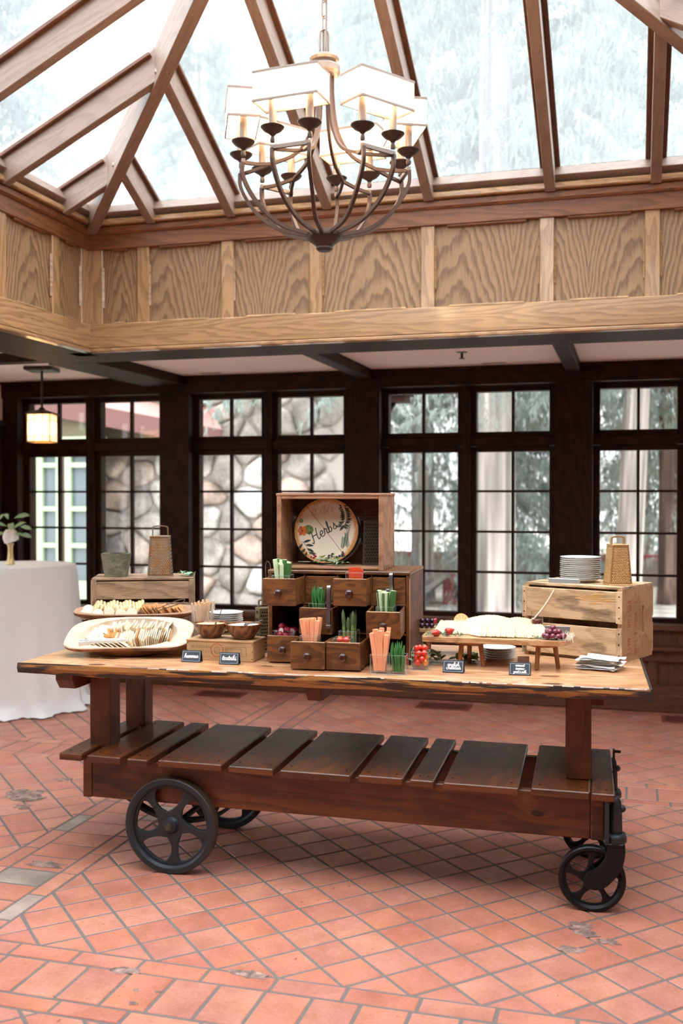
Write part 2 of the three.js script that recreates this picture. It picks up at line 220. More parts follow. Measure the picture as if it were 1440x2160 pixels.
// ---------------------------------------------------------------- the window wall at the back
const GZ = -7.95, WY = { sill: 0.68, r: [0.995, 1.31, 1.625], top: 1.93, t0: 2.085, t1: 2.395 };
const wallBack = struct('wall_back', [bd(X0 - 0.2, X1 + 0.2, -0.25, 0.14, -8.12, -7.835, { L: 1.2 }), bd(X0 - 0.2, X1 + 0.2, 2.47, 2.75, -8.12, -7.835)], M.dark);
{
  const P = 1.63, starts = [-5.10, -3.48, -1.85, -0.22, 1.41, 3.04], post = [];
  const ends = [X0, ...starts.map((s) => s)];
  // posts between the pairs of windows
  starts.forEach((s, i) => { const a = i ? starts[i - 1] + 1.256 + 0.05 : X0, b = s - 0.05; part('post', bd(a, b, 0.14, 2.47, -8.05, -7.80, { g: 1 }), M.dark, wallBack); });
  part('frieze', bd(X0, X1, 2.44, 2.585, -7.86, -7.78), M.dark, wallBack);
  part('frieze_cap', bd(X0, X1, 2.555, 2.59, -7.79, -7.755, { c: 0.01 }), M.dark, wallBack);
  // panelled dado under the windows, with ledge
  part('dado_back', bd(X0, X1, 0.1, 0.62, -7.98, -7.862, { g: 1 }), M.oakDark, wallBack);
  part('dado_rail', bd(X0, X1, 0.37, 0.455, -7.86, -7.82), M.oakDark, wallBack);
  part('dado_rail', bd(X0, X1, 0.12, 0.2, -7.86, -7.82), M.oakDark, wallBack);
  for (let x = X0 + 0.1; x < X1; x += 0.41) part('dado_stile', bd(x, x + 0.07, 0.2, 0.37, -7.862, -7.826, { g: 1 }), M.oakDark, wallBack);
  part('ledge', bd(X0, X1, 0.455, 0.485, -8.0, -7.755, { c: 0.006 }), M.oakDark, wallBack);
  part('ledge_back', bd(X0, X1, 0.485, 0.60, -7.98, -7.87), M.plaster, wallBack);
  part('sill', bd(X0, X1, 0.60, 0.645, -8.08, -7.80, { c: 0.006 }), M.oakDark, wallBack);
  struct('baseboard_back', bd(X0, X1, 0, 0.135, -7.86, -7.795, { c: 0.01 }), M.oakDark);
  starts.forEach((s, i) => {
    const W = struct(`window_${i + 1}`, null); const x1 = Math.min(s + 1.256, X1);
    [[s, s + 0.553], [s + 0.70, s + 1.256]].forEach(([a, b]) => {
      if (b > X1 + 0.3) return; b = Math.min(b, X1 - 0.01); if (b - a < 0.1) return;
      for (const [y0, y1, bars] of [[WY.sill, WY.top, WY.r], [WY.t0, WY.t1, []]]) {
        part('sash_stile', bd(a - 0.052, a, y0 - 0.04, y1 + 0.04, -8.0, -7.91, { g: 1 }), M.dark, W); part('sash_stile', bd(b, b + 0.052, y0 - 0.04, y1 + 0.04, -8.0, -7.91, { g: 1 }), M.dark, W);
        part('sash_rail', bd(a, b, y0 - 0.04, y0, -8.0, -7.91), M.dark, W); part('sash_rail', bd(a, b, y1, y1 + 0.045, -8.0, -7.91), M.dark, W);
        const m = (a + b) / 2, ys = [y0, ...bars, y1];
        part('muntin', bd(m - 0.011, m + 0.011, y0, y1, -7.975, -7.93, { g: 1 }), M.dark, W);
        for (const y of bars) part('muntin', bd(a, b, y - 0.009, y + 0.009, -7.972, -7.932), M.dark, W);
        for (let k = 0; k + 1 < ys.length; k++) for (const [p, q] of [[a, m], [m, b]]) part('pane', place(new THREE.PlaneGeometry(q - p, ys[k + 1] - ys[k]), (p + q) / 2, (ys[k] + ys[k + 1]) / 2, GZ, (hash(k, Math.round(p * 100), 3) - 0.5) * 0.006, (hash(k, Math.round(p * 100), 4) - 0.5) * 0.006), M.glass, W);
      }
    });
    part('mullion', bd(s + 0.60, s + 0.655, 0.62, 2.45, -8.03, -7.87, { g: 1 }), M.dark, W);
    part('transom', bd(s - 0.05, x1 + 0.05, WY.top + 0.045, WY.t0 - 0.04, -8.03, -7.885), M.dark, W);
    part('head', bd(s - 0.05, x1 + 0.05, WY.t1 + 0.04, 2.47, -8.03, -7.87), M.dark, W);
    part('bottom_rail', bd(s - 0.05, x1 + 0.05, 0.6, WY.sill - 0.04, -8.03, -7.885), M.dark, W);
  });
}
// ---------------------------------------------------------------- side and front walls
// the left wall is glazed like the back wall, but for its last metre
const wallLeft = struct('wall_left', [bd(X0 - 0.2, X0, 0, 2.75, -8.12, -6.8), bd(X0 - 0.2, X0, 0, 2.75, 1.9, Z1 + 0.2)], M.plaster);
{
  part('wainscot', bd(X0, X0 + 0.03, 0.12, 2.2, -7.8, -6.78, { g: 1 }), M.dark, wallLeft);
  part('wainscot_cap', bd(X0, X0 + 0.06, 2.2, 2.245, -7.8, -6.78, { g: 2, c: 0.008 }), M.dark, wallLeft);
  for (let z = -7.7; z < -6.8; z += 0.4) part('wainscot_stile', bd(X0 + 0.03, X0 + 0.05, 0.12, 2.2, z, z + 0.1, { g: 1 }), M.dark, wallLeft);
  for (const o of [wallBack, ...scene.children.filter((c) => /^window_[1-5]$/.test(c.name))]) { const c = o.clone(); c.name = o === wallBack ? 'wall_left_glazed' : `window_${6 + Number(o.name.slice(7))}`; c.userData = { kind: 'structure' }; c.rotation.y = PI / 2; c.position.set(X0 + 7.82, 0, -3.33); scene.add(c); }
}
struct('baseboard_left', bd(X0, X0 + 0.045, 0, 0.135, -7.8, Z1, { g: 2 }), M.dark);
struct('wall_right', bd(X1, X1 + 0.2, 0, 2.75, -8.12, Z1 + 0.2), M.plaster);
struct('wall_front', bd(X0 - 0.2, X1 + 0.2, 0, 2.75, Z1, Z1 + 0.2), M.plaster);
// ---------------------------------------------------------------- ceiling with the skylight well
const SX0 = -3.27, SX1 = 1.06, SZ0 = -5.75, SZ1 = -1.42, CY = 2.58, LY = 3.30;
const ceiling = struct('ceiling', [bd(X0 - 0.2, SX0 - 0.2, CY, CY + 0.2, -8.12, Z1 + 0.2), bd(SX1 + 0.2, X1 + 0.2, CY, CY + 0.2, -8.12, Z1 + 0.2), bd(SX0 - 0.2, SX1 + 0.2, CY, CY + 0.2, -8.12, SZ0 - 0.2), bd(SX0 - 0.2, SX1 + 0.2, CY, CY + 0.2, SZ1 + 0.2, Z1 + 0.2)], M.plaster);
{
  const B = (x0, x1, z0, z1, y = 2.515, g = 0) => part('ceiling_beam', bd(x0, x1, y, CY + 0.01, z0, z1, { g }), M.dark, ceiling);
  B(SX0 - 0.6, SX1 + 0.6, SZ0 - 0.55, SZ0 - 0.03, 2.505); B(SX0 - 0.6, SX1 + 0.6, SZ1 + 0.03, SZ1 + 0.55, 2.505);
  B(SX0 - 0.6, SX0 - 0.03, SZ0 - 0.03, SZ1 + 0.03, 2.505, 2); B(SX1 + 0.03, SX1 + 0.6, SZ0 - 0.03, SZ1 + 0.03, 2.505, 2);
  for (const x of [-3.73, -2.0, -0.41, 1.18, 2.8]) B(x - (x < -3 ? 0.18 : 0.05), x + (x < -3 ? 0.18 : 0.05), -7.8, SZ0 - 0.55, 2.505, 2);
  B(X0, SX0 - 0.6, SZ0 - 0.55, SZ0 - 0.43); B(SX1 + 0.6, X1, SZ0 - 0.55, SZ0 - 0.43);
  for (const z of [-4.6, -3.2, -1.8, -0.4]) { B(X0, SX0 - 0.6, z - 0.05, z + 0.05); B(SX1 + 0.6, X1, z - 0.05, z + 0.05); }
}
// well: four panelled walls, each laid out along its own length a, inner face at b = 0, b > 0 towards the room
function wellWall(side, len, stiles, flip) {
  const names = { back: 0, left: PI / 2, front: PI, right: -PI / 2 }, org = { back: [SX0, SZ0], left: [SX0, SZ1], front: [SX1, SZ1], right: [SX1, SZ0] }[side];
  const g = struct(`wall_skylight_${side}`, null); g.position.set(org[0], 0, org[1]); g.rotation.y = names[side];
  part('backing', bd(-0.2, len + 0.2, 2.5, LY, -0.2, -0.055, { g: 1 }), M.dark, g);
  part('apron', bd(-0.05, len + 0.05, 2.515, 2.668, -0.055, 0.0, { c: 0.006, L: 1.8, W: 0.34 }), M.oak, g);
  part('bead', bd(-0.05, len + 0.05, 2.492, 2.513, -0.055, 0.008, { c: 0.007 }), M.oak, g);
  const top = 3.13;
  for (let i = 0; i + 1 < stiles.length; i++) {
    const a = stiles[i], b = stiles[i + 1];
    part('panel', bd(a + 0.03, b - 0.03, 2.66, top + 0.02, -0.06, -0.032, { g: 1, L: 1.3, W: (b - a) * 0.98, o: i * 7 + side.length }), M.panel, g);
    // stopped chamfers that catch the light: on the apron and beside the stiles
    const ch = (P) => faces([P], (q) => [q.x / 1.2, q.y / 0.5]);
    part('chamfer', ch([V(a + 0.12, 2.6655, 0.0005), V(b - 0.12, 2.6655, 0.0005), V(b - 0.13, 2.678, -0.012), V(a + 0.13, 2.678, -0.012)]), M.oak, g);
    part('chamfer', ch([V(a + 0.0395, 2.77, -0.0115), V(a + 0.05, 2.77, -0.024), V(a + 0.05, 3.02, -0.024), V(a + 0.0395, 3.02, -0.0115)]), M.oak, g);
    part('chamfer', ch([V(b - 0.05, 2.77, -0.024), V(b - 0.0395, 2.77, -0.0115), V(b - 0.0395, 3.02, -0.0115), V(b - 0.05, 3.02, -0.024)]), M.oak, g);
  }
  for (const s of stiles) part('stile', bd(s < 0.1 ? -0.06 : s - 0.04, s > len - 0.1 ? len + 0.06 : s + 0.04, 2.665, top + 0.005, -0.055, -0.012, { g: 1, L: 1.2, W: 0.5, c: 0.004 }), M.oak, g);
  part('top_rail', bd(-0.05, len + 0.05, top, 3.225, -0.055, 0.0, { c: 0.004, L: 1.6, W: 0.4 }), M.oakRailShaded, g);
  for (let i = 0; i + 1 < stiles.length; i++) part('rail_drop', bd(stiles[i] + 0.11, stiles[i + 1] - 0.11, top - 0.012, top + 0.01, -0.05, -0.008, { c: 0.006 }), M.oakRailShaded, g);
  part('cove', bd(-0.04, len + 0.04, 3.22, 3.272, -0.05, 0.022, { c: 0.018, W: 0.4 }), M.oakRailShaded, g);
  part('cornice', bd(-0.05, len + 0.05, 3.27, 3.305, -0.2, 0.05, { c: 0.006, W: 0.4 }), M.oak, g);
}
wellWall('back', SX1 - SX0, [0.04, 0.36, 0.92, 1.48, 2.15, 2.82, 3.38, 3.97, 4.29]);
wellWall('left', SZ1 - SZ0, [0.04, 0.36, 0.95, 1.54, 2.16, 2.78, 3.42, 3.96, 4.29]);
wellWall('front', SX1 - SX0, [0.04, 0.36, 0.92, 1.48, 2.15, 2.82, 3.38, 3.97, 4.29]);
wellWall('right', SZ1 - SZ0, [0.04, 0.36, 0.92, 1.48, 2.15, 2.82, 3.38, 3.97, 4.29]);
// glazed hip roof above the well
{
  const g = struct('window_20', null), S = SX1 - SX0, K = 0.5, H = S / 2, gy = LY + 0.105;
  const corners = [[SX0, SZ0, 0], [SX0, SZ1, PI / 2], [SX1, SZ1, PI], [SX1, SZ0, -PI / 2]];
  const raft = [0.44, 0.965, 1.567, H, 2.84, 3.395, 3.9];
  corners.forEach(([cx, cz, ry], side) => {
    const m = T(cx, 0, cz, ry), up = V(0, 1, -K).normalize();
    const xs = side === 1 ? raft.map((x) => S - x).reverse().map((x, i) => [0.43, 0.94, 1.53, H, 2.76, 3.38, 3.977][i]) : raft;
    for (const x of xs) { const t = Math.min(x, S - x); const a = V(x, LY - 0.005, 0), b = V(x, LY - 0.005 + K * t, t); part('rafter', beam(a, b, 0.056, 0.175, up, { L: 1.4, W: 0.4 }).translate(0, 0.04, 0).applyMatrix4(m), M.rafter, g); for (const s of [-1, 1]) part('glazing_bead', beam(V(x + s * 0.04, a.y, 0), V(x + s * 0.04, LY - 0.005 + K * (t - 0.04), t - 0.04), 0.03, 0.02, up, { L: 1.4 }).translate(0, 0.088, 0).applyMatrix4(m), M.oakDark, g); }
    part('eave_rail', beam(V(0.05, LY + 0.02, 0.02), V(S - 0.05, LY + 0.02, 0.02), 0.07, 0.06, up, {}).translate(0, 0.03, 0).applyMatrix4(m), M.rafter, g);
    const e = [0, ...xs, S];
    for (let i = 0; i + 1 < e.length; i++) {
      const a = e[i] + (i ? 0 : 0.03), b = e[i + 1] - (i + 2 < e.length ? 0 : 0.03), hh = (x) => Math.min(x, S - x), P = (x, t) => V(x, gy + K * t, t), poly = [P(a, 0), P(b, 0), P(b, hh(b))];
      if (a < H && b > H) poly.push(P(H, H)); poly.push(P(a, hh(a)));
      part('pane', faces([poly.filter((p, n) => n === 0 || p.distanceTo(poly[n - 1]) > 0.01)], (p) => [p.x * 0.35 + side * 0.3, p.z * 0.35]).applyMatrix4(m), M.skyGlass, g);
    }
    const hp = beam(V(0, LY - 0.02, 0), V(H, LY - 0.02 + K * H, H), 0.07, 0.22, V(0, 1, 0), { L: 1.4, W: 0.4 }).translate(0, 0.045, 0);
    part('hip_rafter', hp.applyMatrix4(m), M.rafter, g);
  });
  part('crown_boss', place(lathe([[0, -0.14], [0.09, -0.12], [0.12, -0.03], [0.12, 0.12], [0, 0.14]], 24), SX0 + H, LY + K * H + 0.04, SZ0 + H), M.rafter, g);
}

// ---------------------------------------------------------------- outside: ground, stone building, trees
struct('ground', [bd(-60, 60, -0.6, -0.2, -70, -8.2), bd(-60, 60, -0.6, -0.2, Z1 + 0.3, 50), bd(-60, X0 - 0.25, -0.6, -0.2, -8.2, Z1 + 0.3), bd(X1 + 0.25, 60, -0.6, -0.2, -8.2, Z1 + 0.3)], std({ map: tex(256, 256, (u, v, o) => { const a = fbm(u * 9, v * 9, 9, 9, 7, 5), g = smooth(0.5, 0.62, a); o[0] = mix(214, 158, g); o[1] = mix(208, 152, g); o[2] = mix(202, 132, g); }), roughness: 0.95 }));
const stoneTex = tex(256, 256, (u, v, o) => { const a = fbm(u * 6, v * 6, 6, 6, 201, 5), b = pn(u * 90, v * 90, 90, 90, 207), k = 0.9 + 0.6 * (a - 0.5) + 0.16 * (b - 0.5); o[0] = 222 * k; o[1] = 218 * k; o[2] = 212 * k; });
{
  const x0 = -7.6, x1 = -3.55, y0 = -0.25, y1 = 3.6, zf = -12.6, wall = thing('stone_building', 'grey fieldstone building wall seen through the left and middle windows', 'building', null, T(0, 0, zf)), r = rng(303);
  part('mortar', bd(x0 - 1, x1, y0, y1, -0.4, 0, { c: 0.01 }), std({ color: '#a49d96', roughness: 0.95 }), wall);
  const pts = [], cs = 0.5; for (let j = -1; j * cs * 0.72 + y0 < y1 + 0.5; j++) for (let i = -1; i * cs + x0 < x1 + 0.5; i++) pts.push([x0 + (i + (j % 2 ? 0.5 : 0) + 0.75 * (r() - 0.5)) * cs, y0 + (j + 0.8 * (r() - 0.5)) * cs * 0.72]);
  const mats = ['#ffffff', '#d6d2cf', '#c4bfbb', '#e8d9d0', '#bdb9b8', '#d8c3b8'].map((c) => std({ map: stoneTex, color: c, roughness: 0.9 }));
  for (const p of pts) {
    if (p[0] < x0 - 0.1 || p[0] > x1 || p[1] < y0 || p[1] > y1) continue;
    let poly = [[p[0] - 0.5, p[1] - 0.5], [p[0] + 0.5, p[1] - 0.5], [p[0] + 0.5, p[1] + 0.5], [p[0] - 0.5, p[1] + 0.5]];
    const cut = (f) => { const out = []; poly.forEach((a, i) => { const b = poly[(i + 1) % poly.length], fa = f(a), fb = f(b); if (fa >= 0) out.push(a); if (fa * fb < 0) { const t = fa / (fa - fb); out.push([mix(a[0], b[0], t), mix(a[1], b[1], t)]); } }); poly = out; };
    for (const q of pts) { if (q === p) continue; const dx = q[0] - p[0], dy = q[1] - p[1], d = Math.hypot(dx, dy); if (d > 1) continue; cut((a) => (d / 2 - 0.011) - ((a[0] - p[0]) * dx + (a[1] - p[1]) * dy) / d); }
    if (poly.length < 3) continue;
    const P = []; poly.forEach((a, i) => { const b = poly[(i + 1) % poly.length]; for (const t of [0.2, 0.5, 0.8]) P.push([mix(a[0], b[0], t), mix(a[1], b[1], t)]); });
    const n = P.length, h = 0.05 + 0.09 * r(), tx = 0.12 * (r() - 0.5), ty = 0.12 * (r() - 0.5), rings = [[1, 0], [0.97, 0.5], [0.84, 0.85], [0.5, 1.0], [0.02, 1.03]].map(([k, f]) => P.map((a) => { const x = p[0] + (a[0] - p[0]) * k, y = p[1] + (a[1] - p[1]) * k; return V(x, y, f * h + (f ? (x - p[0]) * tx + (y - p[1]) * ty : -0.02) + 0.02 * (fbm(x * 4 + 50, y * 4 + 50, 999, 999, 4, 3) - 0.5) * f); }));
    const pos = [], idx = [], uv = []; rings.forEach((R) => R.forEach((q) => { pos.push(q.x, q.y, q.z); uv.push(q.x * 0.8, q.y * 0.8); })); for (let k = 0; k < 4; k++) for (let i = 0; i < n; i++) { const a = k * n + i, b = k * n + (i + 1) % n; idx.push(a, b, a + n, b, b + n, a + n); }
    const g = new THREE.BufferGeometry(); g.setAttribute('position', new THREE.Float32BufferAttribute(pos, 3)); g.setAttribute('uv', new THREE.Float32BufferAttribute(uv, 2)); g.setIndex(idx); g.computeVertexNormals();
    part('stone', g, mats[Math.floor(r() * 6)], wall);
  }
}
{
  const w = thing('porch_building', 'low building with green French doors under a sloping red roof, seen through the leftmost windows', 'building', null, T(0, 0, 0)), green = std({ color: '#a3b795', roughness: 0.6 }), olive = std({ color: '#6b6450', roughness: 0.95 }), pane = std({ color: '#5f6a70', roughness: 0.15 });
  part('wall', [bd(-11, -5.4, 2.12, 3.1, -12.35, -12.2), bd(-11, -7.42, -0.2, 2.15, -11.9, -11.6), bd(-11, -6.5, 2.32, 2.95, -11.8, -11.6)], olive, w);
  part('head_casing', bd(-7.5, -6.45, 2.18, 2.34, -11.75, -11.55), green, w); part('threshold', bd(-7.5, -6.45, -0.2, 0.12, -11.75, -11.55), std({ color: '#9b958c', roughness: 0.9 }), w);
  for (const [a, b] of [[-7.34, -7.02], [-6.93, -6.55]]) { const d = part('door', [bd(a - 0.03, a + 0.055, 0.12, 2.18, -11.64, -11.58), bd(b - 0.07, b, 0.12, 2.18, -11.64, -11.58), bd(a, b, 0.12, 0.5, -11.64, -11.59), bd(a, b, 2.1, 2.18, -11.64, -11.58), ...[0.95, 1.42, 1.98].map((y) => bd(a, b, y - 0.03, y + 0.03, -11.64, -11.59))], green, w); part('pane', bd(a, b, 0.5, 2.1, -11.66, -11.645), pane, d); }
  part('door_jamb', bd(-7.02, -6.96, 0.12, 2.18, -11.7, -11.6), std({ color: '#4a3a33', roughness: 0.8 }), w);
  const A = V(-9.5, 3.3, -10.9), B = V(-4.95, 2.4, -11.95), C = V(-5.9, 3.3, -13.6), D = V(-9.5, 4.6, -14), dn = V(0, -0.09, 0), lo = [A, B, C, D].map((p) => p.clone().add(dn)), O = V(-7.4, 3.2, -12.6);
  part('roof', faces([[A, B, C, D], lo.slice().reverse(), [A, B, lo[1], lo[0]], [B, C, lo[2], lo[1]], [C, D, lo[3], lo[2]], [D, A, lo[0], lo[3]]].map((f) => outward(f.slice(), O)), (q) => [q.x, q.z]), std({ color: '#a5736c', roughness: 0.6 }), w);
  part('fascia', beam(A.clone().add(V(0, -0.1, 0.03)), B.clone().add(V(0, -0.1, 0.03)), 0.05, 0.24), std({ color: '#6b4a45', roughness: 0.8 }), w);
  const br = thing('eave_bracket', 'dark wooden eave bracket outside the top of the middle right windows', 'bracket', null, T(-2.08, 0, -9.1)); part('block', [bd(-0.17, 0.2, 2.5, 2.75, -0.15, 0.15, { c: 0.01 }), bd(-0.12, 0.13, 2.44, 2.5, -0.12, 0.12)], M.dark, br); part('brace', beam(V(-0.16, 2.2, 0), V(0.1, 2.62, 0), 0.06, 0.06), M.dark, br); part('wall_plate', bd(-0.22, -0.14, 2.1, 3.0, -0.05, 0.05), M.dark, br); part('outrigger', bd(-0.24, -0.12, 2.86, 3.0, -0.3, 0.99, { g: 2 }), M.dark, br);
  const rail = thing('garden_wall', 'low garden wall with a red painted cap beyond the right windows', 'wall', null, T(0, 0, -21)), redm = std({ color: '#8e3b3b', roughness: 0.7 }); part('cap', bd(-6.2, 1.5, 0.3, 0.42, -0.1, 0.1), redm, rail); part('boards', bd(-6.2, 1.5, -0.3, 0.3, -0.05, 0.05), std({ color: '#8f7f78', roughness: 0.9 }), rail);
  const sh = thing('garden_shed', 'small red shed with a grey sloping roof low beyond the middle right window', 'shed', null, T(-2.75, 0, -16.5)); part('wall', bd(-0.2, 0.55, -0.4, 0.32, -0.4, 0.0), redm, sh); part('roof', beam(V(-0.95, -0.35, 0), V(-0.1, 0.3, 0), 0.9, 0.08), std({ color: '#8f8a86', roughness: 0.9 }), sh); part('window', bd(0.0, 0.25, -0.1, 0.2, 0.0, 0.02), std({ color: '#3a2c33', roughness: 0.3 }), sh);
}
{
  // conifers: trunk, boughs and hanging sprays of needles
  const bark = std({ map: tex(128, 256, (u, v, o) => { const a = fbm(u * 10, v * 8, 10, 8, 211, 4), b = pn(u * 34, v * 10, 34, 10, 217), k = 0.62 + 0.5 * (a - 0.5) + 0.35 * (b - 0.5); o[0] = 226 * k; o[1] = 212 * k; o[2] = 204 * k; }), roughness: 0.95 }), barkDark = std({ map: bark.map, color: '#b9a296', roughness: 0.95 });
  const spray = (() => { const L = [], r = rng(5); for (let i = 0; i < 34; i++) { const f = r(), x = f * 0.8, y = -0.3 * f * f + 0.03 * (r() - 0.5), z = (1 - 0.7 * f) * 0.5 * (r() - 0.5), a = V(x, y, z), l = 0.1 + 0.2 * r(), b = V(x + 0.12 * r(), y - l * (0.5 + 0.5 * r()), z + 0.16 * (r() - 0.5)), w = V(0.009 + 0.01 * r(), 0, 0.008 * (r() - 0.5)); L.push([a.clone().sub(w), a.clone().add(w), b]); for (let k = 0; k < 3; k++) { const c = a.clone().lerp(b, r()), d = c.clone().add(V(0.14 * (r() - 0.4), -0.09 * r(), 0.14 * (r() - 0.5))); L.push([c.clone().add(V(-0.007, 0, 0)), c.clone().add(V(0.008, 0.004, 0)), d]); } } L.push([V(0, 0.008, 0), V(0, -0.008, 0), V(0.8, -0.29, 0)]); return faces(L, () => [0, 0]); })();
  const leafM = ['#87948c', '#929e97', '#808d89', '#9aa49c'].map((c) => std({ color: c, roughness: 0.9, side: THREE.DoubleSide }));
  const tree = (name, label, x, z, h, base, rad, n, tr, seed, k, lean = 0) => {
    const t = thing(name, label, 'tree', null, T(x, -0.25, z)), r = rng(seed);
    part('trunk', tube([V(0, 0, 0), V(lean * 0.3, h * 0.3, 0), V(lean, h * 0.65, 0), V(lean, h, 0)], 1, 14, 10).applyMatrix4(T()), k < 2 ? bark : barkDark, t).geometry.attributes.position; const tp = t.children[0].geometry.attributes.position; // taper
    const g = t.children[0].geometry = lathe([[tr * 1.25, 0], [tr * 1.05, 0.5], [tr, h * 0.2], [tr * 0.7, h * 0.6], [tr * 0.1, h]], 14), q = g.attributes.position; for (let i = 0; i < q.count; i++) { const f = q.getY(i) / h; q.setX(i, q.getX(i) + lean * Math.min(1, f * 1.6)); }
    if (!n) return; const m = new THREE.InstancedMesh(spray, leafM[k % 4], n = Math.round(n * 2.6)), c = new THREE.Color();
    for (let i = 0; i < n; i++) { const f = Math.pow(r(), 0.8), y = mix(base, h * 0.98, f), R1 = rad * (1 - 0.85 * f) * Math.sqrt(0.1 + 0.9 * r()), a = r() * PI * 2, s = 0.6 + 0.6 * r(); m.setMatrixAt(i, T(R1 * Math.cos(a) + lean, y - R1 * 0.22 + 0.1 * r(), R1 * Math.sin(a), -a + 0.9 * (r() - 0.5), 0.5 * (r() - 0.5), -0.25 + 0.5 * (r() - 0.5), s)); c.setScalar(0.7 + 0.6 * r()); m.setColorAt(i, c); }
    m.name = 'foliage'; m.userData.kind = 'stuff'; t.add(m);
  };
  tree('evergreen_tree', 'tall evergreen with a thick pale trunk right outside the middle right window', -1.6, -12.6, 15, 3.6, 3.4, 900, 0.24, 1, 0);
  tree('evergreen_tree', 'evergreen with a leaning grey trunk outside the rightmost window', -0.05, -13.6, 14, 3.2, 3.0, 700, 0.17, 2, 1, 0.35);
  tree('evergreen_tree', 'slim brown-trunked evergreen outside the right edge of the rightmost window', 0.6, -17.6, 15, 3.4, 3.0, 700, 0.15, 3, 2);
  tree('evergreen_tree', 'evergreen with low green boughs between the bracket and the pale trunk', -3.4, -17.2, 13, 0.5, 2.6, 1000, 0.17, 4, 1);
  tree('evergreen_tree', 'evergreen filling the skylight to the right of the chandelier', -3.9, -19.5, 17, 1.5, 3.2, 1000, 0.2, 5, 0);
  tree('evergreen_tree', 'dense evergreen behind the leaning trunk', 1.6, -20, 16, 0.8, 3.4, 1000, 0.2, 6, 3);
  tree('evergreen_tree', 'far evergreen low behind the thick pale trunk', -1.4, -24, 13, 0.2, 3.0, 900, 0.2, 7, 3);
  tree('evergreen_tree', 'evergreen seen through the left slope of the skylight, the nearer one', -11.2, -15, 13, 3.5, 3.4, 800, 0.22, 8, 2);
  tree('evergreen_tree', 'evergreen seen through the left slope of the skylight, the further one', -12, -8.5, 12, 3.0, 3.2, 800, 0.22, 9, 3);
  tree('evergreen_tree', 'pointed evergreen behind the hip rafter of the skylight', -11.2, -25.5, 14.8, 2.5, 3.0, 800, 0.2, 10, 1);
  tree('evergreen_tree', 'small far evergreen above the stone building', -6.8, -23, 16, 1.5, 3.0, 800, 0.18, 11, 3);
  tree('evergreen_tree', 'far evergreen at the right of the rightmost window', 3.4, -17, 15, 2.5, 3.2, 800, 0.2, 12, 0);
  tree('bare_tree', 'thin bare tree far behind the rightmost window', 0.3, -23, 13, 0, 0, 0, 0.11, 13, 2); tree('bare_tree', 'thin bare tree left of the leaning evergreen', -0.75, -21.5, 13, 0, 0, 0, 0.1, 14, 3);
}

// ---------------------------------------------------------------- the cart; everything on it is laid out in the cart's own axes: x along, z towards the camera
const TH = 0.873, CART = T(-1.18, 0, -4.22, R(2.37));
const onCart = (x, y, z, ry = 0, rx = 0, rz = 0, s = 1) => mul(CART, T(x, y, z, ry, rx, rz, s));
const topTex = wood(1024, 512, { base: '#d29d70', dark: '#935b36', light: '#e3b88e', seed: 31, rings: 5, arch: 0.6, warp: 1.4, line: 0.5, pores: 0.3, knots: 4, stain: 0.35, stainCol: '#6d2f1c' });
M.top = phy({ map: topTex, roughness: 0.36, clearcoat: 0.6, clearcoatRoughness: 0.25 });
const edgeTex = tex(1024, 128, (u, v, o) => {
  const a = fbm(u * 14, v * 4, 14, 4, 91, 5), b = fbm(u * 60, v * 26, 60, 26, 95, 3), k = smooth(0.47, 0.56, a + 0.16 * (b - 0.5));
  o[0] = mix(152, 40, k) * (0.75 + 0.5 * b); o[1] = mix(98, 24, k) * (0.75 + 0.5 * b); o[2] = mix(42, 18, k) * (0.75 + 0.5 * b);
});
M.topEdge = phy({ map: edgeTex, roughness: 0.4, clearcoat: 0.3, clearcoatRoughness: 0.3 });
const stainTex = wood(1024, 512, { base: '#66391a', dark: '#341a0c', light: '#875123', seed: 37, rings: 6, arch: 0.5, warp: 0.7, line: 0.45, pores: 0.36, knots: 1, stain: 0.75, stainCol: '#24100a' });
M.cart = phy({ map: stainTex, color: col('#eedcc4'), roughness: 0.42, clearcoat: 0.15, clearcoatRoughness: 0.3 });
M.deck = phy({ map: stainTex, color: col('#eedcc4'), roughness: 0.42, clearcoat: 0.25, clearcoatRoughness: 0.4 });
M.iron = std({ color: '#33393d', metalness: 0.5, roughness: 0.46, bumpMap: tex(128, 128, (u, v, o) => { o[0] = o[1] = o[2] = 255 * fbm(u * 20, v * 20, 20, 20, 8, 3); }, false), bumpScale: 0.0012 });
M.ironBlack = std({ color: '#17191b', metalness: 0.5, roughness: 0.42 });
M.ironTread = std({ color: '#57493c', metalness: 0.5, roughness: 0.62 });
M.nail = std({ color: '#201a18', metalness: 0.7, roughness: 0.5 });
